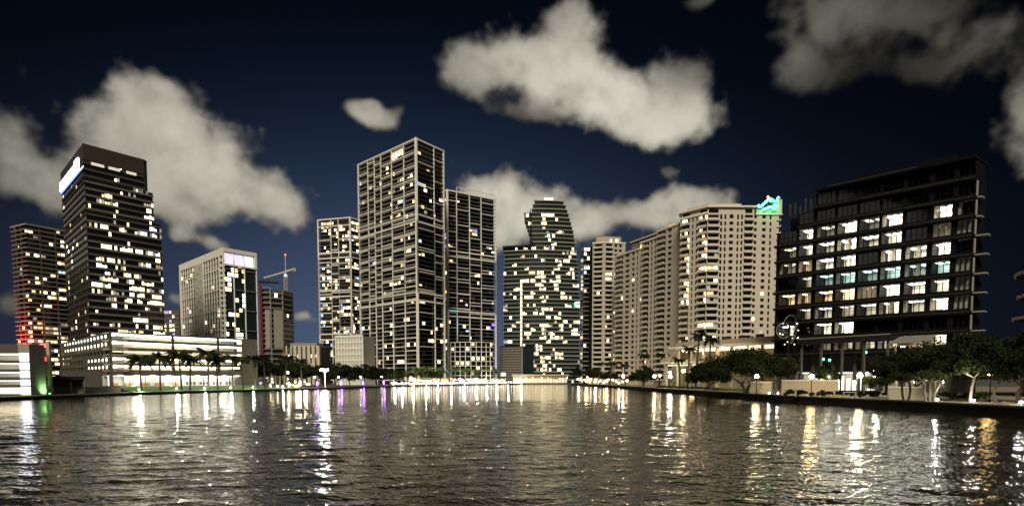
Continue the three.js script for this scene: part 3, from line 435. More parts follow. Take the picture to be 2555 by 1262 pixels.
{ // curved glass tower, floor by floor
  const root = thing('curved_glass_tower', 'curved glass tower with leaning crown and warm lit floors throughout', 'tower', [36, .7, -560]), bag = new Bag(root), r = rng(101), fh = 3.3, D = -560;
  const lerpAt = (t, y) => { for (let i = 0; i + 1 < t.length; i++) if (y <= t[i + 1][0]) { const k = (y - t[i][0]) / (t[i + 1][0] - t[i][0]); return t[i][1] + (t[i + 1][1] - t[i][1]) * k; } return t[t.length - 1][1]; };
  const right = [[0, 57], [70, 56.6], [100, 54.6], [125, 51], [140, 46.5], [147, 43.5], [151, 38]], leftLow = [[0, -5], [40, -7.5], [80, -7.5], [100, -6.5], [111, -6.8], [112, -9.5]], leftUp = [[112, 17.5], [138, 9.2], [139, 15], [147, 17], [151, 22]];
  const edge = (y) => { const a = y < 112.2 ? lerpAt(leftLow, y) : lerpAt(leftUp, y), b = lerpAt(right, y), n = 9, out = []; for (let i = 0; i <= n; i++) { const t = i / n, x = a + (b - a) * t; out.push([x, D + 7 * Math.sin(Math.PI * Math.min(1, (x + 10) / 66))]); } return out; };
  for (let y = .7, f = 0; y < 149; y += fh, f++) {
    const E = edge(y + fh * .5), back = [[E[9][0] - 1, D - 22], [E[0][0] + 1, D - 22]], h = Math.min(fh, 151 - y);
    prism('glass_storey', inset([...E, ...back], .7), y + .02, y + h - .02, M.glassGreen, root);
    for (let i = 0; i < 9; i++) {
      const F = face(E[i], E[i + 1]), slabm = f % 2 ? M.slabMid : std(.25, .24, .19); bag.add('slab_edge', slabm, F, -.02, y + h - .7, F.L + .04, .66, -.8, .25); bag.add('rail', M.slabMid, F, 0, y + .5, F.L, .16, -.2, -.1);
      if (y > 139) continue;
      const hot = (y > 108 && y < 116 ? .9 : y > 128 && y < 139 ? .6 : 1) * (i === 4 || i === 3 ? .55 : i === 6 ? .62 : i === 8 ? .3 : .3) * (f % 3 === 0 ? 1.25 : .8) * (y < 90 || y > 105 ? 1 : .55);
      let run = 0; const n = Math.max(2, Math.round(F.L / 1.9)); for (let k = 0; k < n; k++) { if (run <= 0 && r() < hot * .42) run = 1 + Math.floor(r() * 3); if (run-- > 0) bag.add('lit_window', pickLit(r, { cream: .74, warm: .1, white: .06, dim: .1 }), F, k * F.L / n + .05, y + .3, F.L / n - .16, (h - 1.1) * (r() < .3 ? .55 : 1), -.72, -.6); }
    }
  }
  const E = edge(60); bag.add('green_light', glow(.05, 1, .25, 1.2), face(E[8], E[9]), 2, 64, 2.4, 3.4, .3, .6); for (let y = 20; y < 84; y += 3.3) bag.add('stair_light', LIT.cream[y % 2 > 1 ? 0 : 1], face(E[2], E[3]), .2, y, 1.3, 2.6, -.5, .3);
  bag.flush();
  const T = edge(111), Tb = edge(112.1); prism('wing_roof', [...T.slice(0, 5).map(([x, z]) => [x - .8, z + 1.6]), [22, D - 20], [-7, D - 20]], 111.6, 113.2, M.dark, root);
  mesh('crown_blade', boxAt(15 - 36, 125, 9.6, .8, 30, 1.4), M.dark, root).rotation.z = .0;
  const l = mesh('crown_light', boxAt(-6, 150.3, 2, 7, 1.4, 4), LIT.cream[1], root);
}
{ // louvred box in front of the curved tower
  const F = face([-10.5, -554], [8.3, -543]), G = face(onFace(F, F.L, 0), [17.9, -549]), root = thing('louvred_block', 'low grey block of horizontal louvres at the foot of the curved tower', 'building', [F.o[0], .7, F.o[1]]), bag = new Bag(root);
  prism('core', [F.o, onFace(F, F.L, 0), onFace(G, G.L, 0), [G.o[0] + 6, -572], [F.o[0], -572]].map(([x, z]) => [x, z - .4]), .7, 30.6, M.brownWall, root);
  for (let v = 2; v < 30; v += 2.1) bag.add('louvre', M.concrete, F, .2, v, F.L - .4, .75, -.3, .05);
  for (let i = 0; i < 5; i++) bag.add('glass_panel', M.glassGreen, G, i * G.L / 5 + .1, 1, G.L / 5 - .2, 29, -.3, -.1); bag.add('corner_post', M.concrete, G, -.4, .7, .8, 30.4, -.35, .1); bag.add('cap', M.dark, F, -.3, 30.4, F.L + .6, .7, -.4, .2); bag.add('lit_window', LIT.cream[1], F, 1, 7, 5, 2.4, -.2, .12); bag.add('cap', M.dark, G, -.3, 30.4, G.L + .6, .7, -.4, .2);
  bag.flush();
}
// ---------------------------------------------------------------- left bank buildings
function tubeRow(bag, F, u0, u1, v, bay, mat, n0, n1, h = .28) { for (let u = u0; u < u1 - 1; u += bay) bag.add('light_tube', mat, F, u + .25, v, Math.min(bay, u1 - u) - .5, h, n0, n1); }
{ // parking garage with a glazed ground floor
  const c = [-137.9, -230], l = [-205.5, -305.3], e = [-105.4, -277.1], R = face(c, e), L = face(l, c), root = thing('parking_garage', 'long brown parking garage with white lit decks and glazed ground floor behind palms', 'garage', [c[0], .7, c[1]]), bag = new Bag(root), r = rng(111);
  const decks = [[7.6, 9.1], [9.95, 11.75], [13.1, 14.4], [15.4, 17.3], [18.2, 20.1]], tubes = [glow(1, .88, .6, 2.4), glow(1, .88, .6, 2.6), glow(1, .84, .52, .8), glow(1, .92, .68, 2.4), glow(.84, 1, .9, 2.4)], inside = 5.5;
  const solid = R.L * .88;
  prism('core', inset(para([l, c, e]), inside), .7, 20, M.room, root); prism('roof', inset(para([l, c, e]), .6), 20.15, 20.4, M.concrete, root);
  for (const [F, a, b] of [[R, 0, solid], [L, 0, L.L]]) {
    let prev = F === R ? 5.75 : .7;
    decks.forEach(([v0, v1], k) => {
      bag.add('deck_wall', M.brownWall, F, a, prev, b - a, v0 - prev, -.5, 0); bag.add('deck_floor', M.concrete, F, a + .1, v0 - .55, b - a - .2, .3, -inside, -.5); bag.add('deck_ceiling', M.room, F, a + .1, v1 + .06, b - a - .2, .2, -inside, -.5);
      if (F === R) tubeRow(bag, F, a + .6, b - .4, v1 - .62, 4.1, tubes[k], -1.4, -.9, k === 2 ? .3 : .6); else for (let u = 2; u < b - 3; u += 6.4) if (k !== 2 && !(k < 2 && u < 52)) bag.add('light_tube', tubes[k === 4 ? 4 : 1], F, u + .6, v1 - .85, 4.2, .75, -1.6, -1);
      prev = v1;
      if (F === L) for (let u = 0; u < b; u += 6.4) bag.add('column', M.brownWall, F, u, v0, 1.5, v1 - v0, -.5, -.02);
    });
    bag.add('parapet', M.brownWall, F, a, prev, b - a, .55, -.5, 0);
  }
  for (const k of [0, .385, .7]) bag.add('pilaster', M.brown, R, Math.max(.02, R.L * k - .3), 5.75, .7, 14.8, -.6, .06); bag.add('stair_wall', M.brownWall, R, solid, .7, R.L - solid, 19.9, -12, .04);
  for (const [v0, v1] of decks) if (v0 > 9) bag.add('stair_lit_window', LIT.cream[1], R, solid - 2, v0 + .1, 1.7, v1 - v0 - .2, -.3, .02);
  // ground floor: a bright lobby behind glass
  bag.add('lobby_floor', M.concrete, R, .4, 1.65, solid - .4, .25, -7, .1); bag.add('lobby_wall', M.room, R, .4, 1.7, solid - .4, 3.9, -7.3, -7); bag.add('lobby_ceiling', M.room, R, .4, 5.5, solid - .4, .2, -7, -.5); bag.add('sill', M.brownWall, R, 0, .7, solid, .95, -.5, .05);
  const nb = 9, bw = (solid - 1) / nb;
  for (let i = 0; i < nb; i++) {
    bag.add('shop_window', M.pane, R, .6 + i * bw + .06, 1.72, bw - .12, 3.7, -.2, -.17); bag.add('mullion', M.dark, R, .6 + i * bw - .06, 1.7, .12, 3.8, -.3, -.05); bag.add('ceiling_light', glow(1, .97, .88, 2.6), R, .6 + i * bw + .5, 5.36, bw - 1, .12, -5.6, -1.4);
    if (i < 5) bag.add('wood_counter', M.wood, R, .6 + i * bw + .6, 1.9, bw * .6, 1.2, -5.5, -4.8); else for (let k = 0; k < 3; k++) bag.add('display_stand', M.roomDark, R, .6 + i * bw + .7 + k * 1.4, 2.3, .7, 1.0, -4, -3.6);
  }
  bag.add('door_surround', glow(1, .82, .48, .8), L, L.L - 5.2, 1.2, 1.7, 4.2, -.2, .1); bag.flush();
  const mid = (u, n, y) => { const [x, z] = onFace(R, u, n); return [x, y, z]; };
  for (let i = 0; i < 3; i++) panelLight(new THREE.Color(1, .97, .88), 4.5, 4, 11, mid(solid * (i + .5) / 3, -3.5, 5.3), mid(solid * (i + .5) / 3, -3.5, 0));
  for (let i = 0; i < 3; i++) panelLight(new THREE.Color(1, .97, .8), 6, .7, 11, mid(solid * (i + .5) / 3, .6, 5.6), mid(solid * (i + .5) / 3, 6, 0));  // area lights added outside the glazing to brighten the lawn
  for (let i = 0; i < 9; i++) { const [x, z] = onFace(R, solid * (i + .5) / 9, .5), d = mesh('soffit_light', boxAt(0, 0, 0, 1.6, .14, .5), glow(1, .97, .8, 2), root); d.position.set(x - root.position.x, 5.72 - root.position.y, z - root.position.z); d.rotation.y = R.ry; }  // glowing strips added to go with the extra lawn lights
  for (const [v0, v1] of decks) panelLight(new THREE.Color(1, .93, .72), 9, 34, .5, mid(solid / 2, -1.6, v1 - .2), mid(solid / 2, -5, v1 - .9));
}
{ // garage at the left edge, on the water
  const a = [-124.1, -153], b = [-110.2, -153], F = face(a, b), root = thing('waterside_garage', 'grey garage at the left edge with blue-white stair windows over the water', 'garage', [b[0], .5, b[1]]), bag = new Bag(root);
  const rows = [[1.0, 2.6], [3.15, 4.2], [4.9, 6.1], [6.7, 8.1], [8.7, 10.3]], u1 = F.L - .3, S = face(b, [b[0] + .4, b[1] - 4.4]);
  prism('core', [onFace(F, 0, -5), onFace(F, F.L - .6, -3.6), onFace(F, F.L - .6, -4.3), onFace(F, 0, -8.4)], .5, 12.3, M.room, root); prism('roof', [onFace(F, 0, -.4), onFace(F, F.L - .4, -.4), onFace(F, F.L - .4, -4.3), onFace(F, 0, -8.6)], 12.1, 12.35, M.brown, root);
  let prev = .5; rows.forEach(([v0, v1], k) => { bag.add('deck_wall', M.brownWall, F, 0, prev, u1 - 2.2, v0 - prev, -.4, 0); bag.add('deck_floor', M.concrete, F, 0, v0 - .4, u1, .25, -5, -.4); bag.add('deck_ceiling', M.room, F, 0, v1 + .05, u1, .2, -5, -.4); if (k) tubeRow(bag, F, .4, u1 - 2.6, v1 - .3, 3.6, glow(1, .96, .84, [0, .7, .9, 1.0, 1.3][k]), -1.6, -1.1, .24); else bag.add('shop_window', LIT.cream[1], F, 4.4, v0 + .1, u1 - 7, 1.3, -1.3, -1.2);
    bag.add('stair_lit_window', k ? glow(.82, .9, 1, 2.2) : LIT.cream[3], F, u1 - 2.0, v0 - .1, 2.1, v1 - v0 + .15, -.2, .03); prev = v1; });
  prev = .5; for (const [v0, v1] of rows) { bag.add('stair_wall', M.concrete, F, u1 - 2.2, prev, 2.5, v0 - .12 - prev, -.4, .01); prev = v1 + .06; } bag.add('stair_wall', M.concrete, F, u1 - 2.2, prev, 2.5, 12.4 - prev, -.4, .01);
  bag.add('parapet', M.brownWall, F, 0, rows[4][1], u1 - 2.2, 12.4 - rows[4][1], -.4, 0); bag.add('blank_wall', M.concrete, S, 0, .5, S.L, 11.9, -.5, 0); bag.flush();
  const [mx, mz] = onFace(F, u1 / 2, -1.8); for (const [v0, v1] of rows.slice(1)) panelLight(new THREE.Color(1, .95, .85), 3, u1 - 3, .5, [mx, v1 - .1, mz], [mx - F.nx * 3, v1 - 1.2, mz - F.nz * 3]);
  const [gx, gz] = onFace(S, 3.6, 1.5), gl = thing('green_floodlight', 'small green floodlight lighting the waterside garage wall', 'floodlight', [gx, .7, gz]); mesh('base', boxAt(0, .1, 0, .4, .2, .3), M.dark, gl); const gh = mesh('lamp_head', ball, glow(.1, 1, .15, 2), gl); gh.position.y = .35; gh.scale.set(.22, .16, .16); { const s = new THREE.SpotLight(new THREE.Color(.35, 1, .3), 60, 0, .9, .9); s.position.set(.05, .5, 0); s.target.position.set(-2.2, 1.9, -.2); s.castShadow = true; gl.add(s, s.target); }
  const [rx, rz] = [-112.2, -160], sg = thing('red_sign_pylon', 'beige pylon with two red lit sign boxes behind the waterside garage', 'sign', [rx + 1.6, .7, rz]); mesh('post', boxAt(0, 6.4, 0, .7, 12.6, .7), M.wallCream, sg); for (const y of [8.5, 11.7]) mesh('sign_box', boxAt(-1.1, y, .1, 1.3, .95, .4), glow(1, .06, .08, .9), sg);
}
{ // low waterside pavilion and planted bank between the garages
  const F = face([-114.2, -164], [-107.4, -168]), root = thing('waterside_pavilion', 'low pavilion with flat dark roof between the two garages', 'pavilion', [F.o[0], .7, F.o[1]]), bag = new Bag(root);
  bag.add('roof', M.dark, F, 0, 4.3, F.L, .8, -7, .6); bag.add('wall', M.concrete, F, .3, .7, F.L - .6, 3.6, -6, -2); bag.add('wall_band', M.brownWall, F, .3, 2.5, F.L - .6, 1.7, -1.98, -1.6); for (const u of [.2, F.L * .6, F.L - .6]) bag.add('post', M.brown, F, u, .7, .4, 3.6, -.4, 0); bag.flush();
  const b = structure('planted_bank', prismGeo([[-110.6, -172], [-111.4, -190], [-125.2, -214], [-127.5, -206], [-117.4, -180]], .7, 2.3), M.brown, 'dark planted bank beside the garage lawn');
  const w = thing('ramp_wall', 'pale sloping ramp wall at the left end of the lawn', 'wall', [-114.9, -196].flatMap((v, i) => i ? [.7, v] : [v])); const rw = mesh('coping', boxAt(0, 1.2, 0, .4, .35, 14), M.concrete, w); rw.rotation.x = .1; rw.rotation.y = .35;
}
{ // lawn and its pavilion
  const low = [[-105.2, -186], [-103.6, -198], [-101.4, -209], [-97, -226], [-92.6, -243], [-88, -258], [-83, -272]], high = [[-137, -228.6], [-132, -235.8], [-127, -243.6], [-121, -251.5], [-115, -260.5], [-109, -270], [-101, -287]], pos = [], uv = [], idx = [], K = 6;   // a slope from the glazing down to the seawall
  low.forEach((p, i) => { for (let k = 0; k <= K; k++) { const t = k / K, x = p[0] + (high[i][0] - p[0]) * t, z = p[1] + (high[i][1] - p[1]) * t; pos.push(x, .8 + 1.0 * sstep(.05, .9, t), z); uv.push(x, z); if (i && k) { const c = i * (K + 1) + k, d = c - K - 1; idx.push(d - 1, d, c, d - 1, c, c - 1); } } });
  const g = new THREE.BufferGeometry(); g.setAttribute('position', new THREE.Float32BufferAttribute(pos, 3)); g.setAttribute('uv', new THREE.Float32BufferAttribute(uv, 2)); g.setIndex(idx); g.computeVertexNormals();
  structure('lawn', g, stainM(.045, .13, .008, .3), 'mown green lawn between garage and seawall');
  const F = face([-116.1, -291], [-109.3, -303]), root = thing('glass_pavilion', 'small bright glass pavilion at the right end of the garage', 'pavilion', [F.o[0], .7, F.o[1]]), bag = new Bag(root);
  bag.add('back_wall', M.room, F, 0, .9, F.L, 4.2, -6.2, -6); bag.add('floor', M.concrete, F, 0, .8, F.L, .3, -6, .1); bag.add('roof', M.brownWall, F, -.5, 5.2, F.L + 1, 2.6, -6.3, .4); bag.add('ceiling', M.room, F, 0, 5, F.L, .15, -6, -.3);
  for (let i = 0; i < 4; i++) { const w = F.L / 4; bag.add('window_pane', M.pane, F, i * w + .08, 1.1, w - .16, 3.9, -.16, -.13); bag.add('mullion', M.brown, F, i * w - .1, 1.1, i === 2 ? .7 : .2, 3.9, -.3, 0); bag.add('ceiling_light', glow(1, .98, .92, 2.6), F, i * w + .5, 4.86, w - 1, .1, -5, -1.2); } bag.flush();
  const [px, pz] = onFace(F, F.L / 2, -3); panelLight(new THREE.Color(1, .98, .9), 5, F.L - 2, 4, [px, 4.8, pz], [px, 0, pz]);
  const G = face([-108.2, -300], [-103.4, -305]), co = thing('colonnade', 'pale row of slim columns beside the glass pavilion', 'colonnade', [G.o[0], .7, G.o[1]]), cb = new Bag(co); for (let i = 0; i < 4; i++) cb.add('column', M.wallCream, G, i * 2, .7, .6, 6.4 - i * .3, -.6, 0); cb.add('beam', M.wallCream, G, 0, 5.2, 8, .5, -.55, -.05); cb.flush();
}
// far end: glazed waterside restaurant
{
  const F = face([0.8, -533], [44.2, -533]), root = thing('waterside_restaurant', 'long low glazed restaurant, brightly lit, at the far end of the water', 'restaurant', [F.o[0], .7, F.o[1]]), bag = new Bag(root), r = rng(5);
  bag.add('roof', M.wallCream, F, -1, 7.0, F.L + 2, 1.0, -4.5, 1); bag.add('floor', M.concrete, F, 0, .8, F.L, .4, -4, .5); bag.add('back_wall', M.room, F, 0, 1.2, F.L, 5.4, -4.3, -4); bag.add('ceiling', M.room, F, 0, 6.6, F.L, .3, -4, -.4);
  for (let i = 0; i < 18; i++) { const w = F.L / 18; bag.add('column', M.wallCream, F, i * w - .2, 1.1, .4, 5.9, -.4, 0); bag.add('lit_window', glow(1, .7 + .1 * r(), .3 + .15 * r(), .25 + .4 * r()), F, i * w + .35, 1.6, w - .6, 4.6 * (.5 + .5 * r()), -1.2, -1.1); } bag.flush();
  const [px, pz] = onFace(F, F.L / 2, 3); panelLight(new THREE.Color(1, .8, .45), .35, F.L - 3, 4, [px, 5, pz], [px, 4, pz + 10]);
}
// ---------------------------------------------------------------- right bank buildings
{ // dark terraced office block, its rooms open to view
  const p0 = [70.5, -179.5], p1 = [97.3, -148], F = face(p0, [p1[0] + 1.9, p1[1] + 2.2]), root = thing('dark_office_block', 'dark terraced office block with large lit rooms on the right bank', 'office building', [p0[0], 1.3, p0[1]]), bag = new Bag(root), r = rng(131), fh = 4.06, base = 10.9;
  const bays = [[.3, 5.0], [5.5, 9.3], [10.1, 14.7], [15.2, 20], [20.4, 25.1], [25.5, 30.1], [30.8, 35.4], [36.3, 40.1], [41, 44.1]];
  //  floors from the lowest up, one letter a room: . dark, d dim, m medium, b bright, w amber, t teal, c curtained
  const rows = ['..ddmmmmd', 'b.bb.....', '.dmdmmmbc', 'wwww.dbbm'.replace('.', 'c'), '.dttttttd', 'dwbm.bbbm', 'dmmbmm.dc', '.bdbdb.bb', '.........', '.........'];
  rows[3] = 'wwwwcbbmc';
  const K = { d: [.12, [1, .9, .7]], m: [.35, [1, .93, .74]], b: [.85, [1, .94, .78]], w: [.6, [1, .7, .36]], t: [.22, [.62, .95, .92]], c: [.4, [1, .9, .7]] }, lights = {};
  for (const k in K) lights[k] = glow(...K[k][1], K[k][0] * 9);
  const topOf = (i) => i < 1 ? 8 : i < 2 ? 9 : 10, depth = 6;
  for (let f = 0; f < 10; f++) {
    const v = base + f * fh;
    bays.forEach(([a, b], i) => {
      if (f >= topOf(i)) return;
      const a0 = i ? (bays[i - 1][1] + a) / 2 : -.4, b0 = i < 8 ? (b + bays[i + 1][0]) / 2 : F.L, k = rows[f]?.[i] ?? '.', w = b - a, c = K[k];
      const jut = [1.1, .5, 1.3, 1.3, 1.3, 1.3, .9, .9, .6][i] + (f % 3 === 1 ? .35 : 0);
      bag.add('floor_slab', M.black, F, a0, v - .5, b0 - a0 - .01, .5, -depth - .5, jut); bag.add('slab_edge', M.slabDark, F, a0 + .01, v - .02, b0 - a0 - .03, .09, jut - .05, jut + .04); bag.add('spandrel', M.black, F, a0, v + .02, b0 - a0 - .01, .75, -.3, -.02);
      bag.add('pier', M.black, F, a0, v, Math.max(.05, a - a0), fh - .5, -depth, -.01); bag.add('pier', M.black, F, b, v, Math.max(.05, b0 - b), fh - .5, -depth, -.012);
      bag.add('room_wall', c ? M.room : M.dark, F, a + .01, v + .02, w - .02, fh - .55, -depth - .3, -depth + (i % 2) * 1.2); bag.add('room_ceiling', c ? M.room : M.black, F, a + .01, v + fh - .66, w - .02, .14, -depth, -.35);  // unlit rooms: their darkness is put into the wall and ceiling colour
      bag.add('window_pane', M.pane, F, a + .02, v + .78, w - .04, fh - 1.5, -.2, -.17);
      const n = w > 4.2 ? 4 : 3; for (let j = 0; j <= n; j++) bag.add('mullion', M.black, F, a + (w - .12) * j / n, v + .77, .12, fh - 1.45, -.28, -.1); if (r() < .45) bag.add('transom', M.black, F, a, v + 1.9, w, .09, -.27, -.11);
      if (!c) return;
      const nl = k === 'b' || k === 'm' ? 3 : 2; for (let j = 0; j < nl; j++) bag.add('ceiling_light', lights[k], F, a + w * (j + .2) / nl, v + fh - .76, w / nl * .6, .09, -4.4, -1.4 - r());
      const [lx, lz] = onFace(F, (a + b) / 2, -2.8); panelLight(new THREE.Color(...c[1]), c[0] * 24, w * .6, 2.6, [lx, v + fh - .8, lz], [lx, v, lz]);
      const curtains = k === 'c' || k === 'd' && i > 6 ? n : r() < .4 ? 1 + Math.floor(r() * 2) : 0; for (let j = 0; j < curtains; j++) bag.add('curtain', M.curtain, F, a + w * (k === 'c' ? j : (j * 2) % n) / n + .06, v + .8, w / n - .1, fh - 1.6, -.5, -.46);
      for (let j = 0; j < 3; j++) if (r() < .7) bag.add('desk', r() < .5 ? M.roomDark : M.wood, F, a + r() * (w - 1.4), v + .02, 1.2, .8 + r() * .5, -3.8 - r(), -2.6);
    });
    // thin fins and balcony ends past the right corner
    if (f < 9) { const G = face(onFace(F, F.L, 0), onFace(F, F.L + 1, -3)); bag.add('side_wall', M.black, G, .3, v - .4, 4, fh - .1, -4, -.5); bag.add('balcony_end', M.slab, F, F.L + .2, v - .2, f > 6 ? .9 : 2.3, .26, -2.4, -.4); bag.add('fin', M.slab, F, F.L + .1, v + .2, .25, fh - .9, -.6, -.1); }
  }
  const back = [onFace(F, F.L, -depth - .5), onFace(F, F.L - 4, -12), onFace(F, 0, -22), onFace(F, 0, -depth - .5)]; prism('core', back, 1.3, base + 9 * fh, M.black, root);
  const v = base + 10 * fh; bag.add('roof_slab', M.black, F, 10, v - .1, F.L - 10, .5, -8, 1.2); bag.add('slab_edge', M.slabDark, F, 13, v + .4, 20, .1, 1.1, 1.25); bag.add('roof_plant', M.black, F, 16, v + .4, 22, 3.0, -12, -6); for (let j = 0; j < 7; j++) bag.add('roof_fin', M.brown, F, 1 + j * 1.4, base + 9 * fh, .3, 2 + r() * 2, -4, -3.4);
  // ground floor: columns, glazed lobby
  for (let i = 0; i < 9; i++) bag.add('column', M.slabDark, F, bays[i][0] - .6, 1.3, .7, base - 1.8, -1.6, -.9);
  bag.add('lobby_back', M.roomDark, F, 0, 1.3, F.L, base - 1.9, -6.4, -6.1); bag.add('lobby_floor', M.concrete, F, 0, 1.32, F.L, .1, -6, 0);
  for (let i = 1; i < 8; i++) { const w = 4.2; bag.add('lobby_window', M.pane, F, i * 5, 1.5, w, 4.2, -2.5, -2.46); bag.add('lobby_wall', i < 5 ? M.room : M.wallCream, F, i * 5 + .2, 1.4, w - .4, 4.6, -5.9, -5.6); if (i < 7) bag.add('ceiling_light', glow(1, .93, .72, 1.6), F, i * 5 + .4, 5.9, w - .8, .12, -5, -3); }
  bag.add('lobby_ceiling', M.room, F, 0, 6.1, F.L, .2, -6, -1.7); bag.flush();
  for (const u of [9, 19, 29]) { const [x, z] = onFace(F, u, -4); panelLight(new THREE.Color(1, .93, .74), 3.5, 8, 2, [x, 5.8, z], [x, 0, z]); }
}
{ // canopy and cafe awning in front of the office
  const F = face([63.7, -150], [74.2, -132]), root = thing('flat_canopy', 'flat dark canopy with pale edge in front of the office ground floor', 'canopy', [F.o[0], 1.3, F.o[1]]), bag = new Bag(root); bag.add('roof', M.dark, F, 0, 12.2, F.L, 1, -5, 0); bag.add('edge', M.slab, F, 0, 13.2, F.L, .16, -.2, .06); for (let i = 0; i < 5; i++) bag.add('column', M.slabDark, F, .5 + i * (F.L - 1.4) / 4, 1.3, .4, 10.9, -1, -.6); bag.flush();
  const G = face([71.1, -126], [74.5, -118]), aw = thing('cafe_awning', 'sloping grey awning with glowing orange underside at the office corner', 'awning', [G.o[0], 1.3, G.o[1]]), ab = new Bag(aw); ab.add('sheet', M.slabMid, G, 0, 11.6, G.L * .85, .12, -2.6, .9, .42); ab.add('soffit_panel', std(.45, .2, .09), G, .1, 10.7, G.L - .2, .1, -2.6, .7, .1); for (const u of [.4, 3.4, 6.4]) ab.add('post', M.slab, G, u, 1.3, .25, 9.4, -.8, -.55); ab.flush();
  for (const u of [2, 2.6]) { const [x, z] = onFace(G, u, -.3); const b = mesh('bulb_light', ball, glow(1, .8, .5, 3), aw); b.position.set(x - aw.position.x, 9.1, z - aw.position.z); b.scale.setScalar(.13); } const [x, z] = onFace(G, 2.4, -.4); lamp(scene, new THREE.Color(1, .5, .2), 6, x, 9.9, z, 6).name = 'awning_lamp_light';
}
{ // curved-slab building at the right edge
  const root = thing('curved_slab_building', 'building of curved pale slab edges at the right picture edge', 'building', [108, 1.3, -112]), bag = new Bag(root), cx = 113.5, cz = -120, ring = (R, n = 11) => [...Array(n + 1).keys()].map((i) => { const a = -2.2 + 2.5 * i / n; return [cx + Math.sin(a) * R * 1.25, cz + Math.cos(a) * R * .9]; });
  prism('glass_core', [...ring(15.4), [cx + 8, cz - 16]], 1.3, 27.5, M.glass, root);
  for (let f = 0; f < 6; f++) { const pts = ring(17.2 - (f % 2) * .5 - (f > 4 ? 1 : 0)), y = 7.7 + f * 4.05; prism('slab', [...pts, [cx + 8, cz - 15]], y - .5, y - .1, M.dark, root); for (let i = 0; i < 11; i++) { const F = face(pts[i], pts[i + 1]); bag.add('slab_edge', M.slab, F, 0, y - .52, F.L, .55, -.25, .06); } }
  const p = ring(15.5); for (const [i, y] of [[2, 16.4], [3, 16.4], [3, 20.4], [4, 20.4]]) { const F = face(p[i], p[i + 1]); bag.add('lit_window', LIT.white[0], F, .5, y + .6, 2.4, .7, -.1, .05); bag.add('window_blind', M.concrete, F, .2, y, 3.4, .6, -.1, .04); } bag.flush();
}
{ // lit drive-up podium below the condominium
  const F = face([53.8, -242], [78.6, -196]), root = thing('porte_cochere', 'cream drive-up podium with a long lit soffit below the condominium', 'podium', [F.o[0], 1.3, F.o[1]]), bag = new Bag(root);
  bag.add('parapet', M.wallCream, F, 8, 15.6, F.L - 8, 1.5, -14, 0); bag.add('deck', M.creamTrim, F, 4, 14.9, F.L - 4, .7, -14.2, .5); bag.add('soffit_light', glow(1, .8, .5, .75), F, 10, 13.6, F.L - 12, 1.1, -1.2, -.9); bag.add('back_wall', M.wallCream, F, 0, 1.3, F.L, 13.4, -6, -5.5);
  bag.add('lower_deck', M.creamTrim, F, 0, 9.8, F.L * .6, .6, -6, .3); bag.add('lower_parapet', M.wallCream, F, 0, 10.4, F.L * .6, 1, -.4, .2); bag.add('soffit_light', glow(1, .8, .5, .5), F, 1, 9.0, F.L * .45, .5, -1.2, -.9); for (let i = 0; i < 9; i++) bag.add('column', M.wallCream, F, 2 + i * (F.L - 3.4) / 8, 1.3, .8, 13.5, -1, -.2);
  for (let i = 0; i < 6; i++) bag.add('planter', M.brown, F, 10 + i * 6.5, 17.1, 2.6, .9, -1.2, -.4); bag.flush();
  const [x, z] = onFace(F, F.L * .55, -2); panelLight(new THREE.Color(1, .78, .45), 2.2, F.L * .8, 1.4, [x, 14, z], [x, 8, z - .4]);
  for (const u of [12, 21, 30, 39]) { const [a, b] = onFace(F, u, .7); const l = mesh('wall_lamp', ball, glow(1, .85, .6, 4), root); l.position.set(a - root.position.x, 14.2 - 1.3, b - root.position.z); l.scale.setScalar(.3); lamp(root, new THREE.Color(1, .8, .5), 10, a - root.position.x, 12.4, b - root.position.z, 10); }
}

// ---------------------------------------------------------------- trees and palms
const leafM = [matte(.013, .018, .006), matte(.010, .014, .005), matte(.03, .042, .012)], palmM = [matte(.014, .016, .007), std(.07, .12, .025, .6)], trunkM = M.bark;  // dark leaf tones hold the shade of the banks in their colour
function leafCloud(r, n, leaf, rx, ry, rz, clumps) {                    // leaf faces gathered in clumps through the crown's volume
  const pos = new Float32Array(n * 12), nor = [], idx = new Uint32Array(n * 6), C = []; const v = new THREE.Vector3(), a = new THREE.Vector3(), b = new THREE.Vector3();
  for (let i = 0; i < clumps; i++) { const t = r() * 6.283, e = Math.acos(1 - 1.25 * r()), q = Math.pow(r(), .4) * .86; C.push([Math.sin(e) * Math.cos(t) * rx * q, Math.cos(e) * ry * q, Math.sin(e) * Math.sin(t) * rz * q, .16 + .2 * r()]); }
  for (let i = 0; i < n; i++) {
    const c = C[Math.floor(r() * clumps)], s = Math.pow(r(), .5) * c[3]; v.set(r() - .5, r() - .5, r() - .5).normalize(); const x = c[0] + v.x * s * rx, y = c[1] + v.y * s * rx * .62, z = c[2] + v.z * s * rz, L = leaf * (.6 + .8 * r());
    a.set(r() - .5, r() - .5, r() - .5).normalize(); b.set(r() - .5, r() - .5, r() - .5).cross(a).normalize(); a.multiplyScalar(L); b.multiplyScalar(L * .5);
    pos.set([x - a.x, y - a.y, z - a.z, x + b.x, y + b.y, z + b.z, x + a.x, y + a.y, z + a.z, x - b.x, y - b.y, z - b.z], i * 12); idx.set([i * 4, i * 4 + 1, i * 4 + 2, i * 4, i * 4 + 2, i * 4 + 3], i * 6);
  }
  const g = new THREE.BufferGeometry(); g.setAttribute('position', new THREE.BufferAttribute(pos, 3)); g.setIndex(new THREE.BufferAttribute(idx, 1)); g.computeVertexNormals(); return [g, C];
}
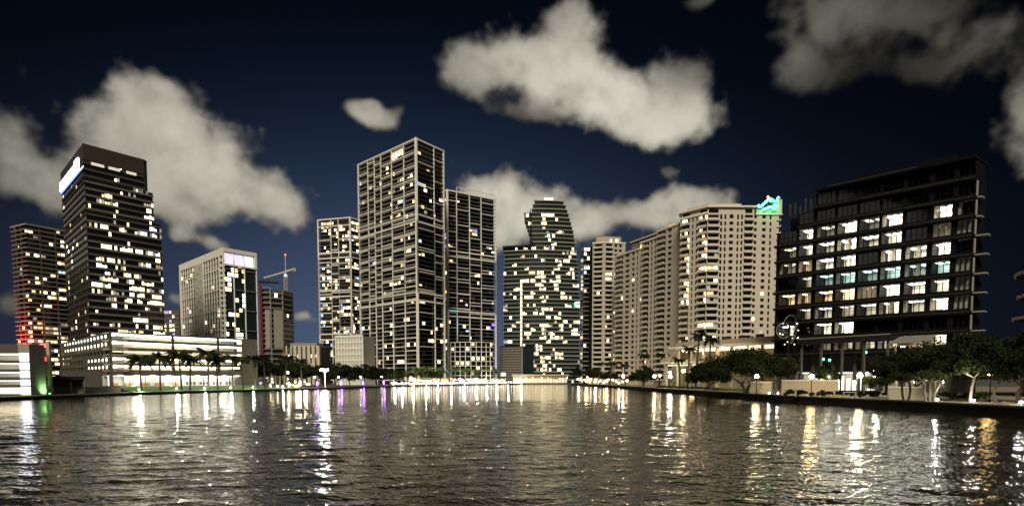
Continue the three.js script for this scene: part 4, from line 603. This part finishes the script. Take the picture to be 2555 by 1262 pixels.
function tree(name, label, x, y, z, { h, w, trunk, seed, n = 2600, leaf = .42, m = 0, bark = trunkM, stems = 1, lean = 0, flat = .5, group = null, clumps = 26 }) {
  const root = thing(name, label, 'tree', [x, y, z], 0, group), r = rng(seed), [g, C] = leafCloud(r, n, leaf, w / 2, (h - trunk) * .55, w / 2 * .85, clumps);
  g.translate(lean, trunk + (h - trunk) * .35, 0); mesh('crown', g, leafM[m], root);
  const limbs = []; for (let s = 0; s < stems; s++) { const ox = (s - (stems - 1) / 2) * .6, top = [lean * .6 + ox * 2.2 + (r() - .5) * .6, trunk * 1.05, (r() - .5) * .8]; limbs.push(taper([[ox, -.1, 0], [ox * 1.5 + (r() - .5) * .4, trunk * .5, (r() - .5) * .3], top], .045 * h * .5 + .08, .1 + .012 * h)); for (let k = 0; k < 4; k++) { const c = C[Math.floor(r() * C.length)]; limbs.push(taper([top, [(top[0] + c[0] + lean) / 2, trunk * 1.05 + (h - trunk) * .18, c[2] * .5], [c[0] + lean, trunk + (h - trunk) * .35 + c[1] * .7, c[2]]], .06 + .008 * h, .035, 5)); } }
  mesh('trunk', mergeGeometries(limbs), bark, root); return root;
}
function frondGeo(len, droop, seed) {                                    // an arched rib with drooping leaflets
  const pos = [], idx = [], r = rng(seed), n = 20; const P = (t) => [len * (t - .12 * t * t), len * (.42 * t - droop * t * t), 0];
  for (let i = 0; i < n; i++) { const t = .1 + .9 * i / n, p = P(t), q = P(t + .085), L = len * .34 * Math.sin(Math.PI * (.16 + .8 * t)) * (.85 + .3 * r()); for (const s of [-1, 1]) { const k = pos.length / 3; pos.push(...p, ...q, (p[0] + q[0]) / 2 + L * .45, (p[1] + q[1]) / 2 - L * (.35 + .3 * r()), s * L * .8); idx.push(k, k + 1, k + 2); } }
  for (let i = 0; i < 6; i++) { const p = P(i / 6), q = P((i + 1) / 6), k = pos.length / 3, w = len * .012 * (1.3 - i / 6); pos.push(p[0], p[1], -w, p[0], p[1], w, q[0], q[1], w, q[0], q[1], -w); idx.push(k, k + 1, k + 2, k, k + 2, k + 3); }
  const g = new THREE.BufferGeometry(); g.setAttribute('position', new THREE.BufferAttribute(new Float32Array(pos), 3)); g.setIndex(idx); g.computeVertexNormals(); return g;
}
const FRONDS = [frondGeo(1, .62, 1), frondGeo(1, .95, 2), frondGeo(1, .3, 3)];
function palm(label, x, y, z, h, R, seed, { m = 0, near = true, bend = .4, group = null, count = 22 } = {}) {
  const root = thing('palm_tree', label, 'palm', [x, y, z], 0, group), r = rng(seed), bx = (r() - .5) * 2 * bend, bz = (r() - .5) * bend; mesh('trunk', taper([[0, -.1, 0], [bx * .3, h * .5, bz * .3], [bx, h, bz]], .022 * h + .1, .14 + .006 * h, 7), near ? M.brown : trunkM, root);
  const list = [], hub = near ? mesh('crown', placeGeo(ball, 0, 0, 0, .3, .42, .3), palmM[m], root) : null; if (hub) hub.position.set(bx, h, bz); for (let i = 0; i < count; i++) { const g = FRONDS[i % 3], s = R * (.8 + .35 * r()), mtx = new THREE.Matrix4().compose(new THREE.Vector3(bx, h, bz), new THREE.Quaternion().setFromEuler(new THREE.Euler(0, i * 2.4 + r() * .4, -.25 + .6 * r(), 'YZX')), new THREE.Vector3(s, s, s)); if (near) { const f = mesh('frond', g, palmM[m], hub); mtx.setPosition(0, 0, 0); f.applyMatrix4(mtx); } else list.push(g.clone().applyMatrix4(mtx)); }
  if (!near) mesh('crown', mergeGeometries(list), palmM[m], root); return root;
}
[[-109.9, -198, 8.6, 9], [-105.8, -201, 9.4, 9.4], [-105.4, -213, 10.8, 10], [-104.1, -216, 9.0, 8], [-101.3, -223, 11.6, 9], [-100.0, -227, 9.2, 8.4], [-97.9, -234, 10.4, 8], [-97.0, -241, 9.6, 7], [-95.0, -247, 10.6, 8], [-93.4, -253, 10.6, 7.5], [-89.8, -265, 11.2, 8], [-88.5, -281, 10.6, 7.5]].forEach(([x, z, h, R], i) => { palm(`palm on the garage lawn, ${ORD[i]} from the left`, x, .95, z, h + .4, R * .5, 200 + i, { group: 'palms along the garage lawn', bend: .7 }); });
// dark trees of the left bank, left to right
[[-118.6, -300, 8, 16], [-110.5, -296, 13.8, 17], [-107.4, -305, 14.2, 16], [-102.8, -312, 13.4, 17], [-98.3, -318, 12, 16], [-91.0, -318, 12, 18], [-84.8, -322, 12.2, 18], [-83.9, -345, 12.6, 20], [-80.2, -360, 12.4, 20], [-75.5, -373, 11.6, 18], [-70.7, -386, 11, 18]].forEach(([x, z, h, w], i) => tree('shade_tree', `dark shade tree in the left bank row, ${ORD[i]} from the left`, x, .7, z, { h, w, trunk: 2.2, seed: 300 + i, n: 3200, leaf: .6, m: i % 3 === 2 ? 1 : i % 3, group: 'shade trees of the left bank' }));
[[-69.1, -420, 10, 15], [-59.1, -426, 10.5, 15], [-51.7, -437, 9.5, 13]].forEach(([x, z, h, w], i) => tree('spreading_tree', ['spreading pale-trunked tree at the right end of the dark left bank trees', 'spreading pale-trunked tree before the corner of the tallest tower', 'spreading pale-trunked tree left of the far palms'][i], x, .7, z, { h, w, trunk: 3.6, seed: 330 + i, n: 1500, leaf: .5, m: 2, bark: M.barkPale, stems: 2, group: 'pale-trunked trees on the far bank' }));
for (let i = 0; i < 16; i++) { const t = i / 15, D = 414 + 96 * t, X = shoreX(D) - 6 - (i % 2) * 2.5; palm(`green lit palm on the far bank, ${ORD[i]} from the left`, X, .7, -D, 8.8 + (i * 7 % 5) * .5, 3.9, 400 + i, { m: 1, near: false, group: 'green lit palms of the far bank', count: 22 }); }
// right bank
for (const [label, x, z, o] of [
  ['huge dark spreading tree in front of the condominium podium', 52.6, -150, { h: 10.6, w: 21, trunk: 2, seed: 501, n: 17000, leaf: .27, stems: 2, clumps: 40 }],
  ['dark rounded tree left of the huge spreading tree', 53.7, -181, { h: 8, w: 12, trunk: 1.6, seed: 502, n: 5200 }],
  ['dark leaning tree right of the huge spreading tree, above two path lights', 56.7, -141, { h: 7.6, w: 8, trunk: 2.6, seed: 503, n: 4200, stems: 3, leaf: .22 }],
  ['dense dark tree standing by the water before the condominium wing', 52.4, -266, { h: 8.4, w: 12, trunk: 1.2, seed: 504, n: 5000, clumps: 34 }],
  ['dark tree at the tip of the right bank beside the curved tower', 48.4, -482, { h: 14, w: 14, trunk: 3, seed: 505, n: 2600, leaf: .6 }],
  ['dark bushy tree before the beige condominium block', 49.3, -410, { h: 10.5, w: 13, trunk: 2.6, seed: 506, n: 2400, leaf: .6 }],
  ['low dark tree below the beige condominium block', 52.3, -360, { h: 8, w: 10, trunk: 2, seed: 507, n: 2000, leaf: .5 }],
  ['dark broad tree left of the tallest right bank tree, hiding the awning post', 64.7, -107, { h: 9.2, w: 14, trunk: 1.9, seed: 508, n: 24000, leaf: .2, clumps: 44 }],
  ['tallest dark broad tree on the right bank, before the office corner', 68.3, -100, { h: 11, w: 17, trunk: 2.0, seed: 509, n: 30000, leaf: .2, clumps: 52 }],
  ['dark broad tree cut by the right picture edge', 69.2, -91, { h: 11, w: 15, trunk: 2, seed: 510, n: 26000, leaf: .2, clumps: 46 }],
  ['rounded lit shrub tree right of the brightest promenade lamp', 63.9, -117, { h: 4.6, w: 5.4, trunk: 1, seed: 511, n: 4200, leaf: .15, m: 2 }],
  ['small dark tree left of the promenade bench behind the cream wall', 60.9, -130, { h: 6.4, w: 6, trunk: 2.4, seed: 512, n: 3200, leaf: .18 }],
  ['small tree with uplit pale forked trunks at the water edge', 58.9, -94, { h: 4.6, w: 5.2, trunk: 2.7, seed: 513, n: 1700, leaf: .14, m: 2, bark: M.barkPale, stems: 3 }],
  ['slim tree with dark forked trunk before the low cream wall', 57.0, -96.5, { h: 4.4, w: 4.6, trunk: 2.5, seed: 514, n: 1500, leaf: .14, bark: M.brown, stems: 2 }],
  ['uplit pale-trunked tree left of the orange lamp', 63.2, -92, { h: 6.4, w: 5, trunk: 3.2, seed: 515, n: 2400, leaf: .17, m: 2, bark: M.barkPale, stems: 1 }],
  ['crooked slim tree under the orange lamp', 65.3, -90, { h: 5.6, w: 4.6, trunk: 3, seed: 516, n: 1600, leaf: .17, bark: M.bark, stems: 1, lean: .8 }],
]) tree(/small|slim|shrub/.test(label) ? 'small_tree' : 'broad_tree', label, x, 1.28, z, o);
[[59.2, -215, 17.2, 3.1, 'tall palm before the condominium tower, left one of the tallest pair'], [61.8, -210, 15.2, 3.0, 'tall palm before the condominium tower, right one of the tallest pair'], [58.3, -296, 13.6, 3.4, 'palm rising behind the dense waterside tree'], [53.9, -318, 9.6, 3, 'palm standing alone before the left end of the condominium wing'], [63.0, -286, 13.4, 3, 'palm right of the dense waterside tree, before the wing'], [50.6, -345, 11, 3.2, 'dark palm before the beige condominium block'], [55.8, -222, 9.4, 2.7, 'palm left of the tallest pair, beside the globe lamps'], [54.2, -206, 12.4, 2.8, 'leaning palm just left of the tallest pair'], [61.3, -262, 9, 2.6, 'short palm between the wing and the lamps'], [50.4, -385, 12, 3.2, 'palm at the left side of the beige condominium block']].forEach(([x, z, h, R, label], i) => palm(label, x, 1.28, z, h, R, 520 + i, { bend: 1.2 }));
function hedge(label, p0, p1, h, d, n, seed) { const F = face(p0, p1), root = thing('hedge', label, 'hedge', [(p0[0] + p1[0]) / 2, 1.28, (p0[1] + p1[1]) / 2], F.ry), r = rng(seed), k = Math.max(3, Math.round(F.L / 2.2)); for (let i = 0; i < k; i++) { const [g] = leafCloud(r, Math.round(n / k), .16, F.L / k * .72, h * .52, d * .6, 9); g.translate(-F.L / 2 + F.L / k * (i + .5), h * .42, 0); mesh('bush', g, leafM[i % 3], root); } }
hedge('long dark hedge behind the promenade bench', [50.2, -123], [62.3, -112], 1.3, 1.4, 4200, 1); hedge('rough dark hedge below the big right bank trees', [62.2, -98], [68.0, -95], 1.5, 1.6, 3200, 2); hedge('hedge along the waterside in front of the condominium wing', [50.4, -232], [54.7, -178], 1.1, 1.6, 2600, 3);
function wall(label, p0, p1, h, mat) { const F = face(p0, p1), root = thing('garden_wall', label, 'wall', [p0[0], 1.3, p0[1]]), bag = new Bag(root), n = Math.max(2, Math.round(F.L / 3)); for (let i = 0; i < n; i++) bag.add('wall_panel', mat, F, i * F.L / n + .02, 1.28, F.L / n - .04, h - .2, -.3, 0); bag.add('coping', M.creamTrim, F, -.05, 1.28 + h - .19, F.L + .1, .2, -.36, .07); bag.flush(); }
wall('long cream garden wall behind the promenade lamps', [53.7, -133], [61.6, -126], 3.0, M.wallCream); wall('low cream garden wall behind the slim forked tree', [58.7, -104], [62.5, -101], 2.0, M.wallCream); wall('short cream wall behind the globe lamp near the spreading tree', [52.4, -147], [55.2, -142], 2.6, M.wallCream);
structure('grass_strip', prismGeo([[60.3, -200], [55.9, -180], [59.6, -172], [65.2, -190]], 1.3, 1.9), stainM(.09, .12, .02, .3), 'bright green grass strip under the spreading tree');

// ---------------------------------------------------------------- lamps, bench, small things
const globeM = (c, s) => glow(c[0], c[1], c[2], s), postGeo = (h) => mergeGeometries([placeGeo(new THREE.CylinderGeometry(.06, .09, h, 8), 0, h / 2, 0), placeGeo(new THREE.CylinderGeometry(.16, .2, .3, 8), 0, .15, 0)]);
function globeLamp(label, x, y, z, h, R, c, s, power, group) { const root = thing('globe_lamp', label, 'lamp post', [x, y, z], 0, group); mesh('post', postGeo(h), M.dark, root); mesh('collar', placeGeo(new THREE.CylinderGeometry(R * .5, R * .35, R * .4, 10), 0, h, 0), M.dark, root); const g = mesh('globe_light', ball, globeM(c, s), root); g.position.y = h + R * 1.1; g.scale.setScalar(R); if (power) lamp(root, new THREE.Color(...c), power, 0, h + R * 1.1, 0, R * 50); return root; }
const amber = [1, .66, .26], warm = [1, .82, .5], paleW = [1, .93, .74], coolW = [.88, .95, 1];
[[60.4, -116, 3.3, .42, warm, 45, 150, 'brightest globe lamp on the promenade, right of the bench'], [55.6, -124, 3.2, .4, amber, 45, 130, 'amber globe lamp left of the promenade bench'], [60.7, -128, 3.4, .17, paleW, 16, 18, 'small globe lamp on a thin pole between two brighter ones'], [66.6, -93, 3.6, .46, amber, 50, 130, 'bright orange lamp under the big right bank trees'], [51.6, -141, 3.3, .4, warm, 45, 110, 'globe lamp before the short cream wall by the spreading tree'], [54.9, -204, 3.4, .5, amber, 45, 80, 'amber globe lamp below the tallest palms'], [54.9, -214, 5.2, .5, warm, 45, 80, 'tall globe lamp left of the amber one below the palms'], [55.0, -233, 5.0, .4, paleW, 40, 80, 'upper globe lamp of a double post near the wing'], [54.5, -230, 3.4, .5, [.9, 1, .74], 45, 60, 'greenish white globe lamp by the water near the wing'], [53.7, -252, 3.6, .5, warm, 40, 70, 'globe lamp right of the dense waterside tree'], [54.4, -246, 4.0, .3, warm, 24, 40, 'smaller globe lamp right of the dense waterside tree'], [50.9, -306, 3.8, .55, warm, 40, 80, 'globe lamp alone before the condominium wing'], [65.4, -121, 4.4, .16, paleW, 18, 12, 'small high lamp left above the lit shrub tree']].forEach(([x, z, h, R, c, s, p, label]) => globeLamp(label, x, 1.28, z, h, R, c, s, p, 'globe lamps of the right bank'));
[[-84.0, -288, 4.2, .3], [-78.7, -307, 4.2, .3], [-75.9, -340, 4.4, .32], [-71.9, -374, 4.6, .42]].forEach(([x, z, h, R], i) => {
  globeLamp(`white globe lamp with violet light below, ${ORD[i]} from the left on the left bank`, x - 1, .7, z, h, R, paleW, 26, 50, 'globe lamps with violet lights');
  const v = thing('violet_light', `violet light post below the ${ORD[i]} white globe lamp of the left bank`, 'light', [x + .6, .7, z + 2], 0, 'violet light posts'); mesh('post', boxAt(0, .45, 0, .3, .9, .3), M.dark, v); mesh('tube_light', boxAt(0, 1.7, 0, .34, 1.7, .34), glow(.28, .05, 1, 6), v); lamp(v, new THREE.Color(.3, .06, 1), 30, .5, 1.7, .6, 15);
});
{ const t = thing('area_lamp', 'tall lamp post with the brightest white double head on the left bank', 'lamp post', [-81.1, -290].flatMap((v, i) => i ? [.7, v] : [v])); mesh('post', boxAt(0, 3.6, 0, .3, 7.2, .3), M.white, t); mesh('arm', boxAt(-.2, 7.3, 0, 3, .2, .25), M.white, t); for (const x of [-1.2, .7]) { const h = mesh('lamp_head', boxAt(x, 7.6, .2, 1.5, .7, .8), glow(1, .96, .82, 45), t); } lamp(t, new THREE.Color(1, .95, .8), 500, -.2, 7, 1.2, 30); }
globeLamp('single globe lamp before the dark trees right of the glass pavilion', ...[-89.2, -266].flatMap((v, i) => i ? [.7, v] : [v]), 5.8, .4, paleW, 14, 40);

[[-106.2, -190, 1], [-103.0, -205, 1], [-100.8, -219, 1], [-96.9, -230, 1], [-94.3, -243, 1], [-88.6, -258, 1]].forEach(([x, z], i) => { const t = thing('lawn_light', `small white lawn light at the water edge, ${ORD[i]} from the left`, 'light', [x, .95, z], 0, 'lawn edge lights'); mesh('stake', boxAt(0, .15, 0, .12, .5, .12), M.dark, t); const h = mesh('lamp_head', ball, glow(...coolW, 26), t); h.position.y = .55; h.scale.setScalar(.17); lamp(t, new THREE.Color(.95, 1, .8), 120, 0, .9, -.6, 8); });
{ const r = rng(41); for (let i = 0; i < 22; i++) { const px = r(), x = -96.5 + px * 11 + (r() - .5) * 2, z = -262 - px * 18 - r() * 6, h = .6 + 4 * r() * r(); const t = thing('garden_lantern', 'small warm lantern in the cluster right of the lawn palms', 'lantern', [x, .7, z], 0, 'warm lanterns in a cluster'); mesh('post', boxAt(0, h / 2, 0, .1, h, .1), M.dark, t); const b = mesh('lantern_light', ball, glow(1, .7 + .2 * r(), .4 + .2 * r(), 3 + 6 * r()), t); b.position.y = h + .15; b.scale.setScalar(.2 + .14 * r()); if (i % 4 === 0) lamp(t, new THREE.Color(1, .75, .42), 20, 0, h + .2, .5, 10); } }
{ const r = rng(43); // lights strung along the far bank
  for (let i = 0; i < 58; i++) { const D = 372 + 152 * i / 57, x = shoreX(D); const h = .5 + .7 * r(), b = thing('bollard_light', 'small white bollard light in the long row on the far bank', 'bollard light', [x - .9, .72, -D], 0, 'bollard lights along the far bank'); mesh('post', boxAt(0, h / 2, 0, .2, h, .2), M.dark, b); const g = mesh('lamp_head', ball, glow(1, .9 + .1 * r(), .6 + .4 * r(), 3.5 + 4 * r()), b); g.position.y = h + .2; g.scale.setScalar(.34); if (i % 5 === 2) lamp(b, new THREE.Color(1, .95, .7), 170, -.3, h + 1.2, -.4, 15); } }
{ const r = rng(47), C = [['yellow', [1, .85, .12]], ['yellow', [1, .8, .15]], ['green', [.4, 1, .35]], ['red', [1, .12, .06]], ['orange', [1, .4, .1]], ['red', [1, .1, .1]], ['white', [1, .95, .85]], ['violet', [.8, .4, .9]], ['white', [.95, 1, .95]], ['cream', [1, .9, .6]], ['white', [1, 1, .95]], ['cream', [1, .85, .5]], ['amber', [1, .7, .3]]];
  C.forEach(([name, c], i) => { const D = 408 + 8.4 * i, X = shoreX(D) - 4.2, k = thing('kiosk', `${name} lit kiosk on the far bank, ${ORD[i]} from the left`, 'kiosk', [X, .7, -D], -.3, 'lit kiosks on the far bank'); mesh('counter', boxAt(0, .6, 0, 4.6, 1.2, 2), M.wallCream, k); mesh('canopy', boxAt(0, 4.2, 0, 5.2, .3, 3), M.concrete, k); mesh('post', boxAt(-2.3, 2.4, .8, .15, 3.8, .15), M.metal, k); mesh('post', boxAt(2.3, 2.4, .8, .15, 3.8, .15), M.metal, k); for (let j = 0; j < 4; j++) mesh('lit_sign', boxAt(-1.8 + j * 1.2, 2.2 + r() * 1.2, -.4, .9, .8 + r() * 1.1, .2), glow(...c.map((v) => Math.min(1, v * (.8 + .4 * r()))), .7 + .9 * r()), k); }); }
{ const r = rng(53); for (let i = 0; i < 20; i++) { const D = 480 - i * 9.2, x = 46 + 5 * (480 - D) / 180 + .8 + r() * 2, t = thing('shore_lantern', 'warm lantern in the row on the tip of the right bank', 'lantern', [x, 1.28, -D], 0, 'warm lanterns on the right bank tip'), h = 1 + 2 * r(); mesh('post', boxAt(0, h / 2, 0, .14, h, .14), M.dark, t); const b = mesh('lantern_light', ball, glow(1, .72 + .15 * r(), .35 + .2 * r(), 8 + 10 * r()), t); b.position.y = h + .2; b.scale.setScalar(.3 + .12 * r()); if (i % 4 === 1) lamp(t, new THREE.Color(1, .72, .4), 110, 0, h + .6, .3, 12); } }
// uplights at the water edge: fitting and beam
[[52.6, -136.5, 'left'], [54.0, -135.5, 'right'], [60.2, -94.5, 'brightest'], [62.6, -90.5, 'second'], [63.4, -83, 'last']].forEach(([x, z, w], i) => { const L = ['left one of the two path lights under the dark leaning tree', 'right one of the two path lights under the dark leaning tree', 'white uplight at the foot of the pale forked trunks', 'white uplight at the foot of the tree left of the orange lamp', 'white uplight at the right picture edge']; const t = thing('ground_uplight', L[i], 'uplight', [x, 1.3, z], 0, 'uplights at the right bank edge'); mesh('base', boxAt(0, .08, 0, .4, .16, .3), M.dark, t); const h = mesh('lamp_head', ball, glow(.95, .97, 1, i < 2 ? 14 : 22), t); h.position.set(0, .28, 0); h.scale.set(i < 2 ? .14 : .26, .15, .15); if (i > 1) { const s = new THREE.SpotLight(new THREE.Color(1, .95, .8), 170, 0, .7, .6); s.position.set(.1, .5, .1); s.target.position.set(-.9, 3, -.4); s.castShadow = true; t.add(s, s.target); } lamp(t, new THREE.Color(1, .96, .85), i < 2 ? 4 : 7, 0, .5, -.1, 5); });
{ const t = thing('bench', 'pale backless bench on the promenade near the brightest lamp', 'bench', [55.9, -110.5].flatMap((v, i) => i ? [1.3, v] : [v]), -.25); mesh('seat', boxAt(0, .98, 0, 2.0, .12, .5), M.wallCream, t); for (const x of [-.92, .92]) mesh('leg', boxAt(x, .46, 0, .14, .92, .46), M.wallCream, t); }
[[53.2, -117, 'left of'], [54.8, -113.5, 'right of'], [51.4, -121, 'farthest left of']].forEach(([x, z, w]) => { const b = thing('bollard', `short pale bollard on the promenade, ${w} the thin pole lamp`, 'bollard', [x, 1.3, z]); mesh('post', boxAt(0, .45, 0, .22, .9, .22), M.wallCream, b); mesh('cap', boxAt(0, .93, 0, .28, .08, .28), M.creamTrim, b); });
{ const t = thing('light_sculpture', 'looping wire sculpture with small bulbs beside the dark office block', 'sculpture', [70.9, -172].flatMap((v, i) => i ? [1.3, v] : [v])), r = rng(3); mesh('mast', boxAt(0, 9, 0, .3, 18, .3), M.dark, t); for (let i = 0; i < 3; i++) { const q = mesh('loop', new THREE.TorusGeometry(1.9 + i * .4, .09, 6, 24), M.metal, t); q.position.set((i - 1) * 1.3, 15.5 + i * 1.6 - (i === 2 ? 4 : 0), .2 * i); q.rotation.set(.3 * i, .5 * i, 0); } for (let i = 0; i < 14; i++) { const b = mesh('bulb_light', ball, LIT.cream[3], t), a = i * .45; b.position.set(Math.cos(a) * (2 + .4 * (i % 3)), 14.6 + Math.sin(a) * 2.1 + (i % 3) - 1, .6); b.scale.setScalar(.13); } }
{ const F = face([-269.7, -520], [-254.8, -515]), root = thing('distant_block', 'small distant block with a violet light, between office tower and white apartments', 'building', [F.o[0], .7, F.o[1]]), bag = new Bag(root), r = rng(19); prism('core', [F.o, onFace(F, F.L, 0), onFace(F, F.L, -12), onFace(F, 0, -12)], .7, 57, M.brownWall, root); for (let v = 30; v < 54; v += 3.4) { bag.add('balcony_slab', M.slab, F, 0, v, F.L, .4, 0, .5); for (let k = 0; k < 4; k++) if (r() < .4) bag.add('lit_window', r() < .15 ? LIT.purple[0] : pickLit(r, { cream: .6, warm: .4 }), F, .5 + k * 2.8, v + .8, 2, 1.9, -.1, .05); } bag.flush(); }

{ // lantern columns and planters glowing in front of the office ground floor
  const r = rng(77), C = [[1, .93, .66], [1, .88, .55], [.95, 1, .9], [.8, .95, 1]];
  [[66.4, -146, 3.2], [66.4, -143, 4.6], [66.6, -140, 3.6], [70.2, -144, 4.0], [69.8, -141, 5.2], [70.0, -139, 4.4], [72.2, -141, 3.4], [72.2, -138, 4.9], [72.6, -136, 4.0], [74.7, -138, 5.0]].forEach(([x, z, h], i) => { const t = thing('standing_lantern', `glowing lantern column before the office ground floor, ${ORD[i]} from the left`, 'lantern', [x, 1.3, z], 0, 'lantern columns by the office'); mesh('plinth', boxAt(0, .4, 0, .9, .8, .9), M.dark, t); mesh('lantern_light', boxAt(0, .8 + h * .3, 0, .3 + .3 * r(), h * .6, .4), glow(...C[i % 4], .5 + .8 * r()), t); mesh('cap', boxAt(0, .84 + h * .6, 0, .8, .14, .8), M.dark, t); if (i % 3 === 0) lamp(t, new THREE.Color(...C[i % 4]), 30, 0, 1 + h * .4, .9, 15); });
  [[68.8, -148, 7.4], [70.2, -148, 7.2], [73.9, -140, 8.6]].forEach(([x, z, y], i) => { const t = thing('green_light', `small green light on a dark pole before the office, ${ORD[i]} from the left`, 'light', [x, 1.3, z], 0, 'green pole lights'); mesh('pole', boxAt(0, y / 2, 0, .12, y, .12), M.dark, t); const b = mesh('lamp_head', ball, glow(.1, 1, .3, 2.5), t); b.position.y = y + .1; b.scale.setScalar(.28); });
}

renderer.render(scene, camera);
